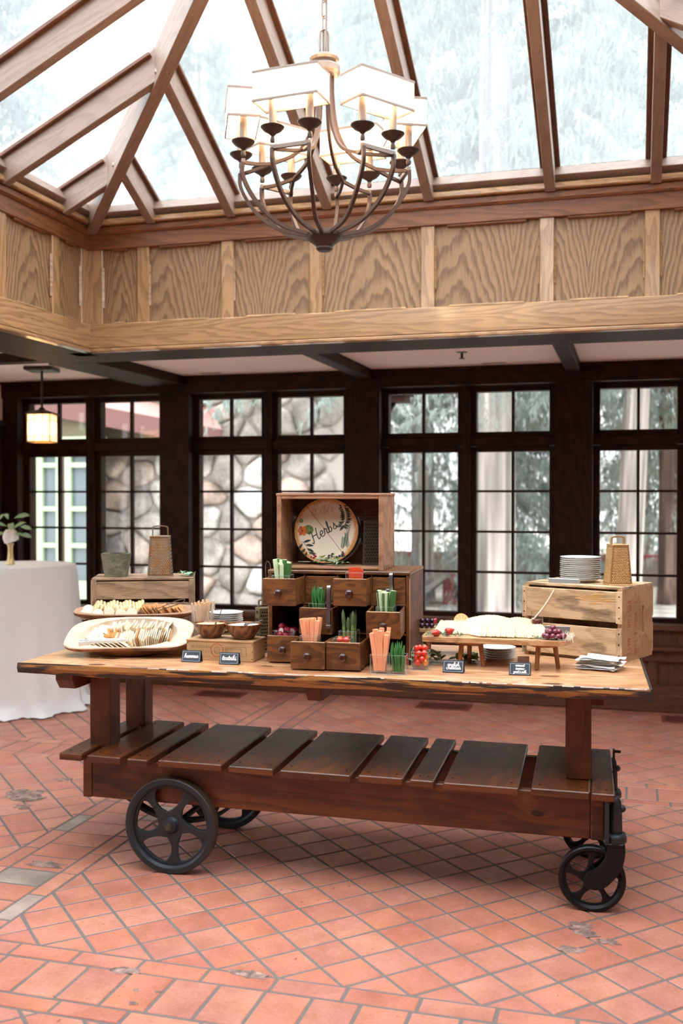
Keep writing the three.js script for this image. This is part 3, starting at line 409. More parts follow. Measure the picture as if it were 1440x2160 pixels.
{
  const c = thing('utility_cart', 'long rustic serving cart with a thick plank top, slatted lower deck and black iron wheels', 'cart', null, CART);
  // top: four planks, the front one with a wandering, burnt and chipped edge
  const r = rng(5), zs = [0.328, 0.075, -0.17, -0.41, -0.62];
  for (let i = 0; i < 4; i++) part('tabletop_plank', bd(-1.365, 1.243, TH - 0.043, TH - (i % 2) * 0.0012, zs[i + 1] + 0.0015, zs[i] - 0.0015, { c: 0.004, L: 1.9, W: 0.45 }), M.top, c);
  {
    const n = 90, prev = [], L = [], e = (x, s) => (fbm((x + 2) * 6, 0.5, 64, 4, s, 3) - 0.5); let q = null;
    for (let i = 0; i <= n; i++) {
      const x = -1.371 + 2.618 * i / n, low = TH - 0.046 - 0.006 * Math.sin((x + 1.37) / 2.6 * PI) - 0.008 * e(x, 3), out = 0.332 + 0.012 * e(x, 5), mid = out + 0.004;
      const ring = [V(x, TH - 0.0005, 0.3255), V(x, TH - 0.003 + 0.004 * e(x, 8), out - 0.001), V(x, TH - 0.022, mid), V(x, low, out - 0.004), V(x, low - 0.001, 0.315)];
      if (q) for (let k = 0; k < 4; k++) L.push([q[k], q[k + 1], ring[k + 1], ring[k]]); else L.push(ring.slice().reverse()); if (i === n) L.push(ring.slice()); q = ring;
    }
    part('burnt_edge', faces(L, (p) => [p.x / 2.62, (p.y - TH) / 0.055]), M.topEdge, c);
    const ch = []; for (let i = 0; i < 46; i++) { const x = -0.9 + 2.12 * Math.pow(r(), 0.7), l = 0.012 + 0.05 * r(); ch.push(bd(x, x + l, TH - 0.0045 - 0.002 * r(), TH - 0.001, 0.326, 0.3325 + 0.012 * e(x, 5) - 0.0005, { c: 0.001 })); }
    part('worn_chips', ch, std({ color: '#d9c2b4', roughness: 0.5 }), c).userData.kind = 'stuff';
  }
  part('edge_strap', bd(1.244, 1.25, TH - 0.05, TH + 0.001, -0.62, 0.334, { g: 2, c: 0.001 }), M.iron, c);
  // cleats under the top, their front ends cut away
  const cleat = (x0, x1, z1, y1 = TH - 0.045) => { const s = new THREE.Shape(); s.moveTo(-0.6, 0); s.lineTo(z1, 0); s.lineTo(z1, -0.03); s.lineTo(z1 - 0.03, -0.068); s.lineTo(z1 - 0.06, -0.07); s.lineTo(-0.6, -0.07); s.closePath(); const g = extrude(s, x1 - x0 - 0.006, 0.003, 1, 1); return g.rotateY(-PI / 2).translate(x1 - 0.003, y1, 0); };
  const cl = (a, b, z) => { const g = cleat(a, b, z); const uv = g.attributes.uv; for (let i = 0; i < uv.count; i++) uv.setXY(i, uv.getX(i) / 1.2, uv.getY(i) / 0.6); return g; };
  part('cleat', cl(-1.215, -1.135, 0.285), M.cart, c); part('cleat', cl(-0.095, -0.03, 0.295), M.cart, c); part('cleat', cl(1.03, 1.083, 0.12), M.cart, c);
  // posts
  for (const [x, z] of [[-1.085, 0.08], [-1.115, -0.345], [0.982, 0.1], [0.982, -0.33]]) part('post', bd(x - 0.05, x + 0.05, 0.47, TH - 0.045, z - 0.05, z + 0.05, { g: 1, c: 0.004 }), M.cart, c);
  // deck and chassis, a little lower at the caster end
  const y = (x) => 0.477 - 0.0095 * x;
  const fr = [[-1.188, -1.083], [-1.052, -0.899], [-0.864, -0.772], [-0.733, -0.452], [-0.417, -0.225], [-0.195, 0.098], [0.127, 0.306], [0.338, 0.432], [0.469, 0.759], [0.807, 1.026], [1.032, 1.118]];
  fr.forEach(([a, b], i) => { const m = (a + b) / 2, p = part('deck_plank', place(board(b - a, 0.03, 0.70 + 0.006 * (i % 3), { g: 2, c: 0.004, L: 1.3, W: 0.5 }), m, y(m) - 0.015, -0.04 + 0.004 * (i % 3), 0, (r() - 0.5) * 0.012, -0.0095), M.deck, c); const g = []; for (const z of [0.25, -0.33]) for (const x of [a + 0.03, b - 0.03]) g.push(place(new THREE.CylinderGeometry(0.004, 0.004, 0.002, 10), x, y(x) + 0.0005, z + 0.01 * r())); part('nails', g, M.nail, p).userData.kind = 'stuff'; });
  const bm = (x0, x1, z0, z1, h, o = {}) => place(board(x1 - x0, h, z1 - z0, { g: 0, c: 0.004, L: 2.2, W: 0.5, ...o }), (x0 + x1) / 2, y((x0 + x1) / 2) - 0.03 - h / 2, (z0 + z1) / 2, 0, 0, -0.0095);
  part('side_beam', bm(-1.07, 1.03, 0.195, 0.237, 0.172, { o: 3 }), M.cart, c); part('side_beam', bm(-1.07, 1.03, -0.32, -0.278, 0.172), M.cart, c);
  part('end_board', bm(-1.112, -1.071, -0.322, 0.24, 0.174, { g: 2 }), M.cart, c); part('end_board', bm(1.031, 1.081, -0.322, 0.24, 0.174, { g: 2 }), M.cart, c);
  // cast wheels: a disc with five curved openings, a broad rim and a hub
  const wheel = (rad, w, name, x, z, spin, I = M.iron) => {
    const g = new THREE.Group(); g.name = name; c.add(g); g.position.set(x, rad, z);
    const ri = rad * 0.88, s = new THREE.Shape(); s.absarc(0, 0, ri + 0.004, 0, PI * 2, false);
    for (let k = 0; k < 5; k++) {
      const a = k * PI * 2 / 5 + spin, P = (q, t) => [Math.cos(a + t) * q * rad, Math.sin(a + t) * q * rad], h = new THREE.Path();
      const Q = (q, t) => P(q, t + 0.55 * (0.8 - q));
      h.moveTo(...Q(0.27, -0.08)); h.bezierCurveTo(...Q(0.33, -0.5), ...Q(0.58, -0.66), ...Q(0.79, -0.44)); h.bezierCurveTo(...Q(0.865, -0.3), ...Q(0.865, 0.3), ...Q(0.8, 0.43)); h.bezierCurveTo(...Q(0.66, 0.6), ...Q(0.42, 0.5), ...Q(0.33, 0.22)); h.bezierCurveTo(...Q(0.29, 0.12), ...Q(0.265, 0.02), ...Q(0.27, -0.08)); s.holes.push(h);
    }
    const wdt = w * 0.3; part('spokes', extrude(s, wdt - 0.008, 0.004, 2, 20).translate(0, 0, -wdt / 2 + 0.004), I, g);
    const rim = lathe([[ri - 0.004, -w / 2], [rad - 0.003, -w / 2], [rad, -w / 2 + 0.003], [rad, w / 2 - 0.003], [rad - 0.003, w / 2], [ri + 0.002, w / 2], [ri - 0.008, w / 2 - 0.008], [ri - 0.01, 0], [ri - 0.008, -w / 2 + 0.008], [ri - 0.004, -w / 2]], 72).rotateX(PI / 2);
    part('rim', toCreasedNormals(rim, 0.6), I, g);
    part('tread', toCreasedNormals(lathe([[rad - 0.001, -w / 2 + 0.002], [rad + 0.0012, -w / 2 + 0.004], [rad + 0.0012, w / 2 - 0.004], [rad - 0.001, w / 2 - 0.002]], 72).rotateX(PI / 2), 0.6), I === M.iron ? M.ironTread : I, g);
    const hb = rad * 0.15; part('hub', toCreasedNormals(lathe([[0, w * 0.5], [hb * 0.5, w * 0.5], [hb * 0.9, w * 0.45], [hb, w * 0.3], [hb * 1.25, w * 0.12], [hb * 1.25, -w * 0.12], [hb, -w * 0.5], [0, -w * 0.5]], 28).rotateX(PI / 2), 0.5), M.iron, g);
    part('axle_nut', place(new THREE.CylinderGeometry(hb * 0.45, hb * 0.45, 0.02, 6), 0, 0, w * 0.5 + 0.008, PI / 2), M.ironTread, g);
    return g;
  };
  wheel(0.2, 0.055, 'wheel', -0.69, 0.262, 0.35); wheel(0.2, 0.055, 'wheel', -0.66, -0.345, 1.0);
  part('axle', place(new THREE.CylinderGeometry(0.013, 0.013, 0.6, 16), -0.675, 0.2, -0.04, PI / 2), M.iron, c);
  for (const z of [0.19, -0.29]) part('axle_bracket', strip([V(-0.99, 0.292, z), V(-0.93, 0.288, z), V(-0.84, 0.235, z), V(-0.73, 0.204, z), V(-0.62, 0.204, z), V(-0.51, 0.235, z), V(-0.43, 0.286, z), V(-0.37, 0.29, z)], 0.045, 0.014, V(0, 0, 1), 40), M.iron, c);
  for (const z of [0.262, -0.33]) {
    wheel(0.125, 0.038, 'caster_wheel', 1.035, z, 0.9, M.ironBlack);
    const s = new THREE.Shape(); s.moveTo(1.012, 0.11); s.bezierCurveTo(1.03, 0.085, 1.075, 0.09, 1.105, 0.13); s.bezierCurveTo(1.15, 0.175, 1.158, 0.23, 1.152, 0.272); s.lineTo(1.095, 0.272); s.bezierCurveTo(1.095, 0.225, 1.08, 0.19, 1.045, 0.168); s.bezierCurveTo(1.015, 0.155, 1.0, 0.135, 1.012, 0.11);
    const fk = extrude(s, 0.008, 0.004, 2, 10); const f = part('caster_fork', [fk.clone().translate(0, 0, z + 0.026), fk.translate(0, 0, z - 0.036), place(new THREE.CylinderGeometry(0.024, 0.026, 0.082, 20), 1.035, 0.125, z, PI / 2), bd(1.095, 1.153, 0.262, 0.275, z - 0.04, z + 0.04)], M.ironBlack, c);
    part('swivel_ring', place(lathe([[0.0, -0.02], [0.034, -0.02], [0.042, -0.012], [0.042, 0.008], [0.036, 0.02], [0, 0.02]], 28), 1.122, 0.288, z), M.iron, f);
    part('caster_mount', [bd(1.081, 1.098, 0.27, 0.46, z - 0.05, z + 0.05), place(lathe([[0, -0.08], [0.026, -0.08], [0.024, 0.03], [0.02, 0.07], [0.012, 0.085], [0, 0.085]], 20), 1.122, 0.36, z), bd(1.098, 1.125, 0.3, 0.44, z - 0.008, z + 0.008), place(new THREE.SphereGeometry(0.014, 14, 10), 1.146, 0.4, z), ...[-0.032, 0.032].flatMap((q) => [0.3, 0.43].map((h) => place(new THREE.CylinderGeometry(0.007, 0.007, 0.008, 6), 1.101, h, z + q, 0, 0, PI / 2)))], M.iron, c);
  }
  part('hook_plate', [bd(1.118, 1.127, 0.42, 0.555, -0.05, -0.02), place(new THREE.CylinderGeometry(0.006, 0.006, 0.03, 10), 1.135, 0.545, -0.035, 0, 0, PI / 2), bd(1.08, 1.125, 0.41, 0.425, -0.05, -0.02)], M.iron, c);
}

// ---------------------------------------------------------------- crates, boxes and the drawer cabinet on the cart
const crateTex = wood(1024, 512, { base: '#c7a27a', dark: '#8c6a45', light: '#dcbf9a', seed: 51, rings: 6, arch: 0.5, warp: 0.9, line: 0.42, pores: 0.36, knots: 2, stain: 0.75, stainCol: '#4b3a2a' });
M.crate = std({ map: crateTex, roughness: 0.78 });
M.crateEnd = std({ map: wood(512, 256, { base: '#c39a6c', dark: '#946d45', light: '#cfa87c', seed: 54, rings: 8, arch: 0.3, warp: 0.5, line: 0.35, pores: 0.35 }), roughness: 0.75 });
M.grey = std({ map: wood(512, 256, { base: '#9a7e64', dark: '#54402f', light: '#b89c80', seed: 57, rings: 6, arch: 0.5, warp: 0.9, line: 0.4, pores: 0.5, stain: 0.8, stainCol: '#3c2f27' }), roughness: 0.85 });
M.herb = std({ map: wood(512, 256, { base: '#a97c5b', dark: '#6c4830', light: '#bb8f6d', seed: 61, rings: 6, arch: 0.6, warp: 0.9, line: 0.45, pores: 0.35, stain: 0.35, stainCol: '#4a2f1c' }), roughness: 0.7 });
M.drawer = phy({ map: wood(512, 256, { base: '#734620', dark: '#3a1f0d', light: '#8d592a', seed: 67, rings: 7, arch: 0.7, warp: 1.3, line: 0.55, pores: 0.4, stain: 0.5, stainCol: '#24110a' }), roughness: 0.42, clearcoat: 0.25, clearcoatRoughness: 0.35 });
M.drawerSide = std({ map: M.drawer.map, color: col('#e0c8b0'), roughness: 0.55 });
M.knob = phy({ color: '#3a1b12', roughness: 0.25, clearcoat: 0.7, clearcoatRoughness: 0.12 });
M.worn = std({ color: '#b78f68', roughness: 0.7 });
const MT = (h, o = {}) => std({ color: h, roughness: 0.6, ...o });
// a flat print lying on a board
function print(w, h, px, draw, m, parent, name = 'stencil_print') { const t = canvasTex(px, Math.round(px * h / w), draw), o = part(name, new THREE.PlaneGeometry(w, h), std({ map: t, transparent: true, roughness: 0.8, polygonOffset: true, polygonOffsetFactor: -2 }), parent); o.castShadow = false; setM(o, m); return o; }
const slotShape = (s, x, y, w, h) => { const p = new THREE.Path(), r = Math.min(w, h) / 2; if (h > w) { p.absarc(x, y + h / 2 - r, r, 0, PI, false); p.absarc(x, y - h / 2 + r, r, PI, PI * 2, false); } else { p.absarc(x - w / 2 + r, y, r, PI / 2, PI * 1.5, false); p.absarc(x + w / 2 - r, y, r, -PI / 2, PI / 2, false); } p.closePath(); s.holes.push(p); };
const uvScale = (g, a, b, swap) => { const u = g.attributes.uv; for (let i = 0; i < u.count; i++) { const x = u.getX(i), y = u.getY(i); swap ? u.setXY(i, y * a, x * b) : u.setXY(i, x * a, y * b); } return g; };
// end board of a crate in the z-y plane, thickness t, with a hand slot and finger joints at the foot
function endBoard(d, h, t, slot, fingers) {
  const s = new THREE.Shape(); s.moveTo(0, h); s.lineTo(0, 0);
  if (fingers) for (let i = 0; i < fingers; i++) { const a = d * (i + 0.25) / fingers, b = d * (i + 0.6) / fingers; s.lineTo(a, 0); s.lineTo(a, 0.014); s.lineTo(b, 0.014); s.lineTo(b, 0); }
  s.lineTo(d, 0); s.lineTo(d, h); s.closePath(); if (slot) slotShape(s, ...slot);
  return uvScale(extrude(s, t - 0.002, 0.001, 1, 8), 1 / 0.6, 1 / 1.2, true).rotateY(-PI / 2).translate(t - 0.001, 0, 0);
}
// ---- big crate on the right: board sides nailed to end boards, printed end
const CR = onCart(1.162, TH, -0.238, R(-25)), CRW = 0.468, CRD = 0.33, CRH = 0.327;
{
  const c = thing('wooden_crate', 'large pale nailed crate with red stencilled lettering, right end of the cart', 'crate', null, CR), r = rng(3);
  part('end_board', endBoard(CRD, CRH - 0.01, 0.022, [CRD * 0.68, 0.17, 0.026, 0.13]).rotateY(PI).translate(0, 0, 0), M.crateEnd, c);
  part('end_board', endBoard(CRD, CRH - 0.01, 0.022, [CRD * 0.68, 0.17, 0.026, 0.13]).rotateY(PI).translate(-CRW + 0.022, 0, 0), M.crateEnd, c);
  const front = [[0.175, 0.306], [0.014, 0.148]];
  for (const [y0, y1] of front) {
    const s = part('side_board', bd(-CRW, -0.018, y0, y1, -0.002, 0.012, { c: 0.002, L: 1.1, W: 0.4, o: y0 > 0.1 ? 4 : 9 }), M.crate, c);
    part('corner_batten', bd(-0.024, 0.004, y0 - 0.004, y1 + 0.003, 0.010, 0.015, { g: 1, c: 0.001 }), M.crate, c); part('corner_batten', bd(-CRW - 0.004, -CRW + 0.018, y0 - 0.004, y1 + 0.003, 0.010, 0.015, { g: 1, c: 0.001 }), M.crate, c);
    for (const x of [-0.01, -CRW + 0.007]) for (let k = 0; k < 3; k++) part('nail', place(new THREE.CylinderGeometry(0.0032, 0.0032, 0.0015, 10), x, y0 + (y1 - y0) * (0.15 + 0.35 * k), 0.0155, PI / 2), M.nail, s);
  }
  for (const [y0, y1] of front) part('side_board', bd(-CRW, 0, y0, y1, -CRD - 0.012, -CRD + 0.002, { c: 0.002 }), M.crate, c);
  for (let k = 0; k < 3; k++) part('top_board', bd(-CRW, 0, CRH - 0.012, CRH, -CRD + k * CRD / 3 + 0.001, -CRD + (k + 1) * CRD / 3 - 0.001, { c: 0.0015 }), M.crate, c);
  for (let k = 0; k < 3; k++) part('bottom_board', bd(-CRW + 0.02, -0.02, 0, 0.01, -CRD + k * 0.115, -CRD + k * 0.115 + 0.09), M.crate, c);
  part('inner_post', bd(-CRW + 0.1, -CRW + 0.115, 0.0, 0.3, -0.05, -0.035, { g: 1 }), M.crate, c);
  // splintered patch in the upper board
  { const g = []; for (let i = 0; i < 26; i++) { const y = 0.262 + 0.03 * (r() - 0.5) + (i % 5) * 0.004, x = -0.2 + 0.16 * r(); g.push(place(board(0.02 + 0.05 * r(), 0.0022, 0.0024, { c: 0.0006 }), x + 0.0, y, 0.0125, 0, 0, (r() - 0.5) * 0.06)); } const o = part('splinters', g, std({ color: '#cda05f', roughness: 0.9 }), c); o.userData.kind = 'stuff'; }
  print(CRD - 0.02, CRH - 0.03, 512, (q, w, h) => { q.fillStyle = 'rgba(198,72,46,0.88)'; q.save(); q.translate(w * 0.5, h * 0.5); q.rotate(PI / 2); const t = (s, x0, x1, y, f, k) => { q.save(); q.translate(0, y); q.scale(1, k); q.font = `${f}px sans-serif`; const n = [...s].length, p = (x1 - x0) / (n - 0.4); [...s].forEach((ch, i) => q.fillText(ch, x0 + i * p, 0)); q.restore(); }; t('BOSTON, MASS', -h * 0.36, h * 0.44, w * 0.38, 38, 2); t('H.P. HOOD & SONS', -h * 0.45, h * 0.45, w * 0.14, 34, 2.1); t('PROPERTY OF', -h * 0.26, h * 0.26, -w * 0.03, 26, 1.6); q.restore(); const r2 = rng(9); q.globalCompositeOperation = 'destination-out'; for (let i = 0; i < 1500; i++) { q.globalAlpha = 0.6 * r2(); q.fillRect(r2() * w, r2() * h, 1 + 2 * r2(), 2 + 7 * r2()); } }, T(0.0012, CRH / 2 - 0.004, -CRD / 2, PI / 2), c);
}
// ---- cabinet with small drawers, some pulled out
const CAB = onCart(0, TH, 0, R(0.8));
const COLX = [-0.324, -0.177, -0.029, 0.119], ROWY = [0.254, 0.131, 0.006], PULL = { '0,0': 0.15, '0,2': 0.10, '1,1': 0.10, '1,3': 0.125, '2,0': 0.085, '2,1': 0.236, '2,2': 0.226, '0,1': 0, '0,3': 0 };
{
  const c = thing('drawer_cabinet', 'small dark wooden cabinet of little square drawers, several pulled out and filled with cut vegetables', 'cabinet', null, CAB), H = 0.395, D = -0.4;
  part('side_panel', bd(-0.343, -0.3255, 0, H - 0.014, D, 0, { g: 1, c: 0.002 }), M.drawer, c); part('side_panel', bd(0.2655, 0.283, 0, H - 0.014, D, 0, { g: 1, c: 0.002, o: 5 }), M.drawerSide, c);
  part('top_panel', bd(-0.345, 0.285, H - 0.016, H, D, 0.004, { c: 0.004 }), M.drawer, c); part('back_panel', bd(-0.33, 0.27, 0.005, H - 0.014, D, D + 0.01), M.drawer, c); part('bottom_panel', bd(-0.33, 0.27, 0, 0.005, D, -0.002), M.drawer, c);
  for (const y of [0.1225, 0.2475]) part('shelf', bd(-0.326, 0.266, y, y + 0.007, D + 0.01, -0.002, { c: 0.001 }), M.drawer, c);
  for (const x of COLX.slice(1)) part('divider', bd(x - 0.006, x - 0.001, 0.005, H - 0.016, D + 0.01, -0.002, { g: 1, c: 0.001 }), M.drawer, c);
  part('worn_edge', bd(0.2805, 0.2836, 0.02, H - 0.03, -0.0016, 0.0006, { g: 1, c: 0.0004 }), M.worn, c); part('worn_edge', bd(-0.3436, -0.3412, 0.1, H - 0.03, -0.0016, 0.0006, { g: 1, c: 0.0004 }), M.worn, c);
  const knob = toCreasedNormals(lathe([[0, 0.0265], [0.009, 0.026], [0.0155, 0.022], [0.018, 0.0165], [0.0172, 0.0125], [0.012, 0.0085], [0.008, 0.006], [0.0085, 0.003], [0.012, 0.0012], [0.0125, 0], [0, 0]], 28), 0.5).rotateX(PI / 2);
  for (const k in PULL) {
    const [row, cl] = k.split(',').map(Number), z = PULL[k], w = 0.1445, h = row === 0 ? 0.115 : 0.112, L = 0.255, o = new THREE.Group(), t = 0.009;
    const g = [bd(0, w, 0, h, -0.012, 0, { c: 0.0018, L: 0.9, W: 0.4 }), bd(0, t, 0.002, h - 0.001, -L, -0.012, { g: 2, c: 0.0015 }), bd(w - t, w, 0.002, h - 0.001, -L, -0.012, { g: 2, c: 0.0015 }), bd(t, w - t, 0.002, h - 0.004, -L, -L + t), bd(t, w - t, 0.003, 0.009, -L + t, -0.012)];
    const d = part('drawer', g, M.drawer, c); d.position.set(COLX[cl], ROWY[row] + (row === 1 && cl === 3 ? -0.006 : 0), z ? z : -0.004); if (row === 1 && cl === 3) d.rotation.x = R(5);
    part('knob', knob.clone().translate(w / 2, h * 0.47, -0.001), M.knob, d);
    part('edge_wear', [bd(0.004, w - 0.004, h - 0.0012, h + 0.0003, -0.0105, -0.001, { c: 0.0002 })], M.worn, d);
  }
}
// ---- crate with the painted round box on top of the cabinet
const HC = mul(CAB, T(-0.315, 0.397, -0.037, R(0.4))), HW = 0.475, HD = 0.3, HH = 0.333;
{
  const c = thing('display_crate', 'brown open crate lying on its side on top of the drawer cabinet', 'crate', null, HC);
  const e = () => endBoard(HD, HH - 0.01, 0.02, [HD * 0.42, 0.17, 0.013, 0.12], 5);
  part('end_board', e().rotateY(0).translate(0, 0, -HD), M.herb, c); part('end_board', e().translate(HW - 0.02, 0, -HD), M.herb, c);
  part('top_board', bd(-0.003, HW + 0.003, HH - 0.012, HH, -0.15, 0.004, { c: 0.002 }), M.herb, c); part('top_board', bd(-0.003, HW + 0.003, HH - 0.012, HH, -HD, -0.153, { c: 0.002 }), M.herb, c);
  for (let k = 0; k < 3; k++) part('bottom_board', bd(0.02, HW - 0.02, 0.001, 0.012, -HD + k * 0.1015, -HD + k * 0.1015 + 0.096, { c: 0.002 }), M.herb, c);
  for (const [a, b] of [[0.014, 0.1], [0.112, 0.21], [0.224, 0.321]]) part('back_board', bd(0.02, HW - 0.02, a, b, -HD, -HD + 0.01), M.herb, c);
  part('front_lip', bd(0.02, HW - 0.02, HH - 0.026, HH - 0.013, -0.012, 0.002), M.herb, c);
}
// ---- weathered crate at the left, riser box under the tray, small plank box, printed box under the dip bowls
{
  const c = thing('weathered_crate', 'weathered grey-brown slatted crate holding up a planter box and a grater', 'crate', null, onCart(-1.305, TH, -0.225, R(20))), W = 0.485, D = 0.25, H = 0.322;
  part('end_board', endBoard(D, H - 0.012, 0.02, [D * 0.5, 0.17, 0.07, 0.022]).translate(0, 0, -D), M.grey, c); part('end_board', endBoard(D, H - 0.012, 0.02, [D * 0.5, 0.17, 0.07, 0.022]).translate(W - 0.02, 0, -D), M.grey, c);
  for (const [a, b] of [[0.218, 0.304], [0.112, 0.2], [0.008, 0.095]]) { part('front_slat', bd(0.0, W, a, b, -0.001, 0.012, { c: 0.002 }), M.grey, c); part('back_slat', bd(0.0, W, a, b, -D - 0.012, -D + 0.001, { c: 0.002 }), M.grey, c); }
  part('corner_post', bd(-0.004, 0.022, 0, H - 0.01, 0.011, 0.017, { g: 1 }), M.grey, c); part('corner_post', bd(W - 0.022, W + 0.004, 0, H - 0.01, 0.011, 0.017, { g: 1 }), M.grey, c);
  for (let k = 0; k < 3; k++) part('top_board', bd(0, W, H - 0.012, H, -D - 0.01 + k * 0.0915, -D - 0.01 + k * 0.0915 + 0.09, { c: 0.002 }), M.grey, c);
  const r = thing('riser_box', 'plain low wooden box standing under the long cracker tray', 'box', null, onCart(-1.30, TH, -0.23, R(13)));
  part('front_board', bd(0, 0.5, 0, 0.095, 0.125, 0.135), M.herb, r); part('back_board', bd(0, 0.5, 0, 0.095, 0, 0.01), M.herb, r); part('end_board', bd(0, 0.01, 0, 0.095, 0.01, 0.125), M.herb, r); part('end_board', bd(0.49, 0.5, 0, 0.095, 0.01, 0.125), M.herb, r); part('lid', bd(0, 0.5, 0.095, 0.105, 0, 0.135), M.herb, r);
  const p = thing('plank_box', 'low plank box propping up the back of the wide dough bowl', 'box', null, onCart(-1.215, TH, -0.11, R(10)));
  part('front_board', bd(0, 0.5, 0, 0.047, 0.13, 0.142), M.crate, p); part('back_board', bd(0, 0.5, 0, 0.047, 0, 0.012), M.crate, p); part('end_board', bd(0, 0.012, 0, 0.047, 0.012, 0.13), M.crate, p); part('end_board', bd(0.488, 0.5, 0, 0.047, 0.012, 0.13), M.crate, p);
  const b = thing('printed_box', 'small tan wooden box with a red ring and faded print, under two dip bowls', 'box', null, onCart(-0.69, TH, -0.075, R(-1)));
  part('front_board', bd(0, 0.308, 0, 0.082, 0.15, 0.16, { c: 0.0015 }), M.crateEnd, b); part('back_board', bd(0, 0.308, 0, 0.082, 0, 0.01), M.crateEnd, b); part('end_board', bd(0, 0.01, 0, 0.082, 0.01, 0.15), M.crateEnd, b); part('end_board', bd(0.298, 0.308, 0, 0.082, 0.01, 0.15), M.crateEnd, b); part('lid', bd(-0.002, 0.31, 0.082, 0.09, -0.002, 0.163, { c: 0.0015 }), M.crateEnd, b);
  for (const x of [0.004, 0.304]) for (const y of [0.012, 0.042, 0.074]) part('nail', place(new THREE.CylinderGeometry(0.0022, 0.0022, 0.0012, 8), x, y, 0.1604, PI / 2), M.nail, b);
  print(0.29, 0.078, 768, (q, w, h) => { q.strokeStyle = 'rgba(196,52,34,0.9)'; q.lineWidth = 6; q.beginPath(); q.ellipse(w * 0.46, h * 0.44, h * 0.36, h * 0.36, 0, 0, 7); q.stroke(); q.fillStyle = q.strokeStyle = 'rgba(92,84,52,0.55)'; q.lineWidth = 4; q.beginPath(); q.ellipse(w * 0.46, h * 0.44, h * 0.16, h * 0.2, 0, 0, 7); q.moveTo(w * 0.46, h * 0.25); q.lineTo(w * 0.46, h * 0.66); q.stroke(); const r3 = rng(4); for (const [y, n, k] of [[0.2, 15, 0.14], [0.46, 9, 0.16]]) for (let i = 0; i < n; i++) { const x = w * (0.04 + 0.33 * i / n) + (n < 10 ? w * 0.1 * i / n : 0), g = h * k; q.fillRect(x, h * y, 4, g); if (r3() < 0.6) q.fillRect(x, h * y + g * (r3() < 0.5 ? 0 : 0.85), 12, 4); if (r3() < 0.4) q.fillRect(x + 10, h * y, 3, g); } q.strokeRect(w * 0.6, h * 0.24, w * 0.32, h * 0.5); q.strokeRect(w * 0.63, h * 0.34, w * 0.22, h * 0.3); }, T(0.154, 0.042, 0.1612), b);
}
